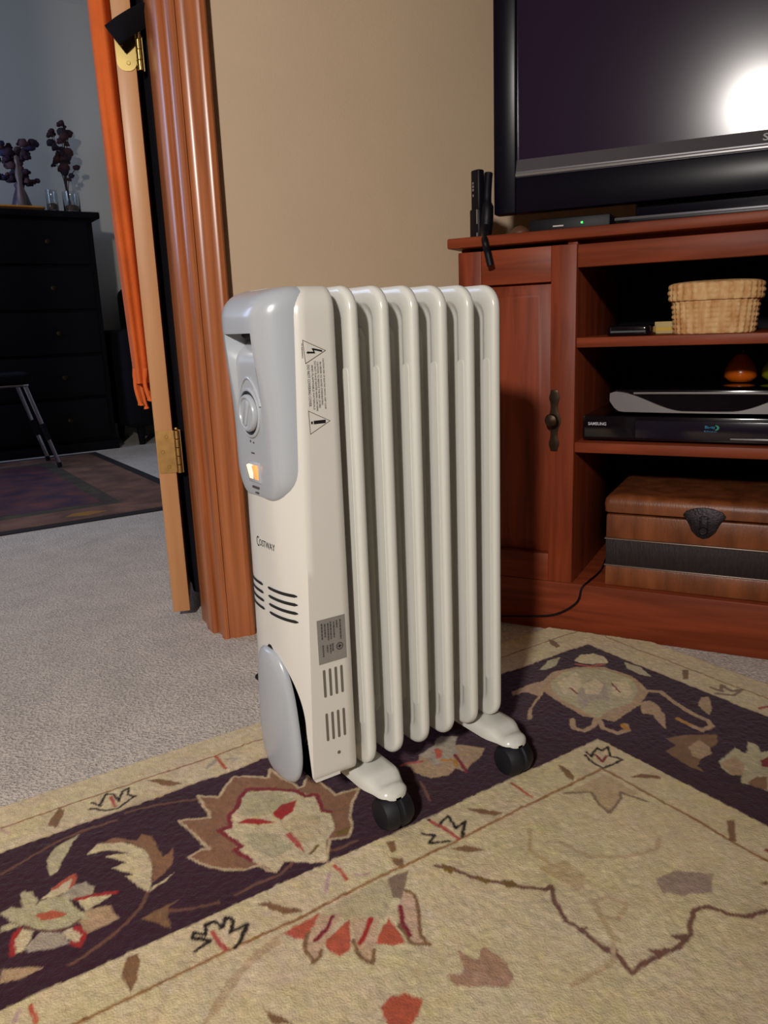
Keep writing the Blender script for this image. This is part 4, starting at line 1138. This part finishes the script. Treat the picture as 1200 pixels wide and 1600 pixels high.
flowers('dried_flowers', 'bushy dried purple flower arrangement on the dresser', (.880, 4.700, DT+.0005), .38, 30, .125, [(58, 36, 56), (44, 40, 72), (84, 54, 56), (48, 26, 42)], 4, vs1)
vs2 = [(.022, 0), (.030, .015), (.030, .05), (.018, .09), (.014, .13), (.017, .14)]
flowers('flower_spray', 'tall sparse spray of dark red dried blossoms on the dresser', (1.140, 4.800, DT+.0005), .58, 13, .085, [(46, 18, 26), (34, 22, 38), (62, 32, 36)], 9, vs2)
M['figurine'] = mat('pale_ceramic', (110, 92, 88), .4)
fg = thing('figurine', 'slim pale ceramic figurine among the dried flowers', 'figurine', (.845, 4.50, DT+.0130))
MB().lathe([(.030, 0), (.032, .008), (.020, .02), (.022, .06), (.012, .12), (.017, .16), (.011, .19), (.006, .205), (.012, .225), (.010, .245), (.003, .252)], 16).build('figurine_body', M['figurine'], fg, smooth=60)
for nm, lb_, xx, yy, r_, hh in (('glass_tumbler', 'clear glass tumbler with bright edge on the dresser', .985, 4.48, .028, .105), ('glass_jar', 'low clear glass jar near the end of the dresser', 1.085, 4.50, .042, .105)):
    g_ = thing(nm, lb_, 'glass', (xx, yy, DT+.0005))
    MB().lathe([(r_*.85, 0), (r_, .006), (r_, hh), (r_-.003, hh), (r_-.004, .01), (r_*.6, .009)], 20).build('glass_wall', M['glass'], g_, smooth=50)
    MB().lathe([(r_*.80, .0105), (r_*.84, hh*.35), (r_*.5, hh*.42)], 14).build('contents', mat(nm+'_fill', (96, 66, 44), .7), g_, smooth=50)
# stool with chrome legs
st = thing('padded_stool', 'black padded stool with splayed chrome legs in front of the dresser', 'stool', (.50, 4.08, FZ+.0090))
MB().prism(rrect(0, 0, .185, .16, .04, 5), 'z', .400, .445).build('seat', M['black_cloth'], st, bevel=.012, seg=3)
MB().tube([(x, y, .392) for x, y in rrect(0, 0, .165, .14, .03, 4)] + [(.165, .11, .392)], .008, 8).build('seat_rail', M['chrome'], st)
for sx in (-1, 1):
    for sy in (-1, 1):
        a = Vector((sx*.150, sy*.115, .392)); b = Vector((sx*.252, sy*.135, .010))
        lg = MB().tube([a, b], .0095, 10).build('leg', M['chrome'], st)
        MB().tube([a.lerp(b, .48), a.lerp(b, .68)], .0125, 10).build('rubber_sleeve', M['black'], lg)
        MB().tube([a.lerp(b, .97), (b.x, b.y, 0)], .0115, 10).build('foot_cap', M['black'], lg)
# dark armchair beside the dresser
ar = thing('armchair', 'dark upholstered armchair in the shadow right of the dresser', 'chair', (1.640, 4.60, FZ))
MB().box(-.26, .26, -.16, .30, .10, .40).build('seat_base', M['black_cloth'], ar, bevel=.02)
MB().box(-.255, .255, -.18, .20, .40, .50).build('seat_cushion', M['black_cloth'], ar, bevel=.035, seg=3)
MB().box(-.26, .26, .16, .36, .40, .88).build('backrest', M['black_cloth'], ar, bevel=.05, seg=3)
for sx in (-1, 1): MB().box(sx*.335-.075, sx*.335+.075, -.18, .34, .10, .64).build('armrest', M['black_cloth'], ar, bevel=.04, seg=3)
for sx in (-1, 1):
    for sy in (-.12, .28): MB().lathe([(.016, 0), (.024, .10)], 10, (sx*.33, sy, 0)).build('leg', M['dark_wood'], ar)

# ------------------------------------------------------------------ reading lamp behind the viewer (the glow in the television)
L = thing('floor_lamp', 'dark brass reading lamp behind the viewer, its head turned to the heater', 'lamp', (LAMP_POS[0], LAMP_POS[1], FZ+.0085))
lp = Vector(LAMP_POS); ld_ = (Vector(LAMP_AIM)-lp).normalized(); hz = lp.z-FZ-.0085
MB().lathe([(.14, 0), (.14, .012), (.12, .02), (.02, .03), (.012, .05)], 32).build('base', M['dark_brass'], L, smooth=40)
bk = -ld_*.16
MB().tube(spline([(0, 0, .04), (-.02, -.02, .7), (bk.x*1.2, bk.y*1.2, hz-.10), (bk.x*1.25, bk.y*1.25, hz+.04), (bk.x, bk.y, hz+bk.z)], 8), .010, 12).build('pole', M['dark_brass'], L)
def cone(prof, name, m):
    a = ld_.orthogonal().normalized(); b = ld_.cross(a); rings = []
    for r_, h_ in prof:
        rings.append([tuple(Vector((0, 0, hz)) + ld_*h_ + r_*(math.cos(2*PI*j/32)*a + math.sin(2*PI*j/32)*b)) for j in range(32)])
    MB().loft(rings, False, False).build(name, m, L, smooth=50)
cone([(.006, -.165), (.035, -.160), (.060, -.130), (.110, -.030), (.112, -.030), (.108, -.033), (.057, -.128), (.030, -.152)], 'lamp_head', M['dark_brass'])
sd = bpy.data.lights.new('bulb_light', 'SPOT'); sd.energy = LAMP_POWER; sd.color = LAMP_COLOR; sd.spot_size = math.radians(92); sd.spot_blend = 1.0; sd.shadow_soft_size = 0.075
so = bpy.data.objects.new('bulb_light', sd); COL.objects.link(so); so.parent = L
so.location = (0, 0, hz); so.rotation_mode = 'QUATERNION'; so.rotation_quaternion = ld_.to_track_quat('-Z', 'Y')
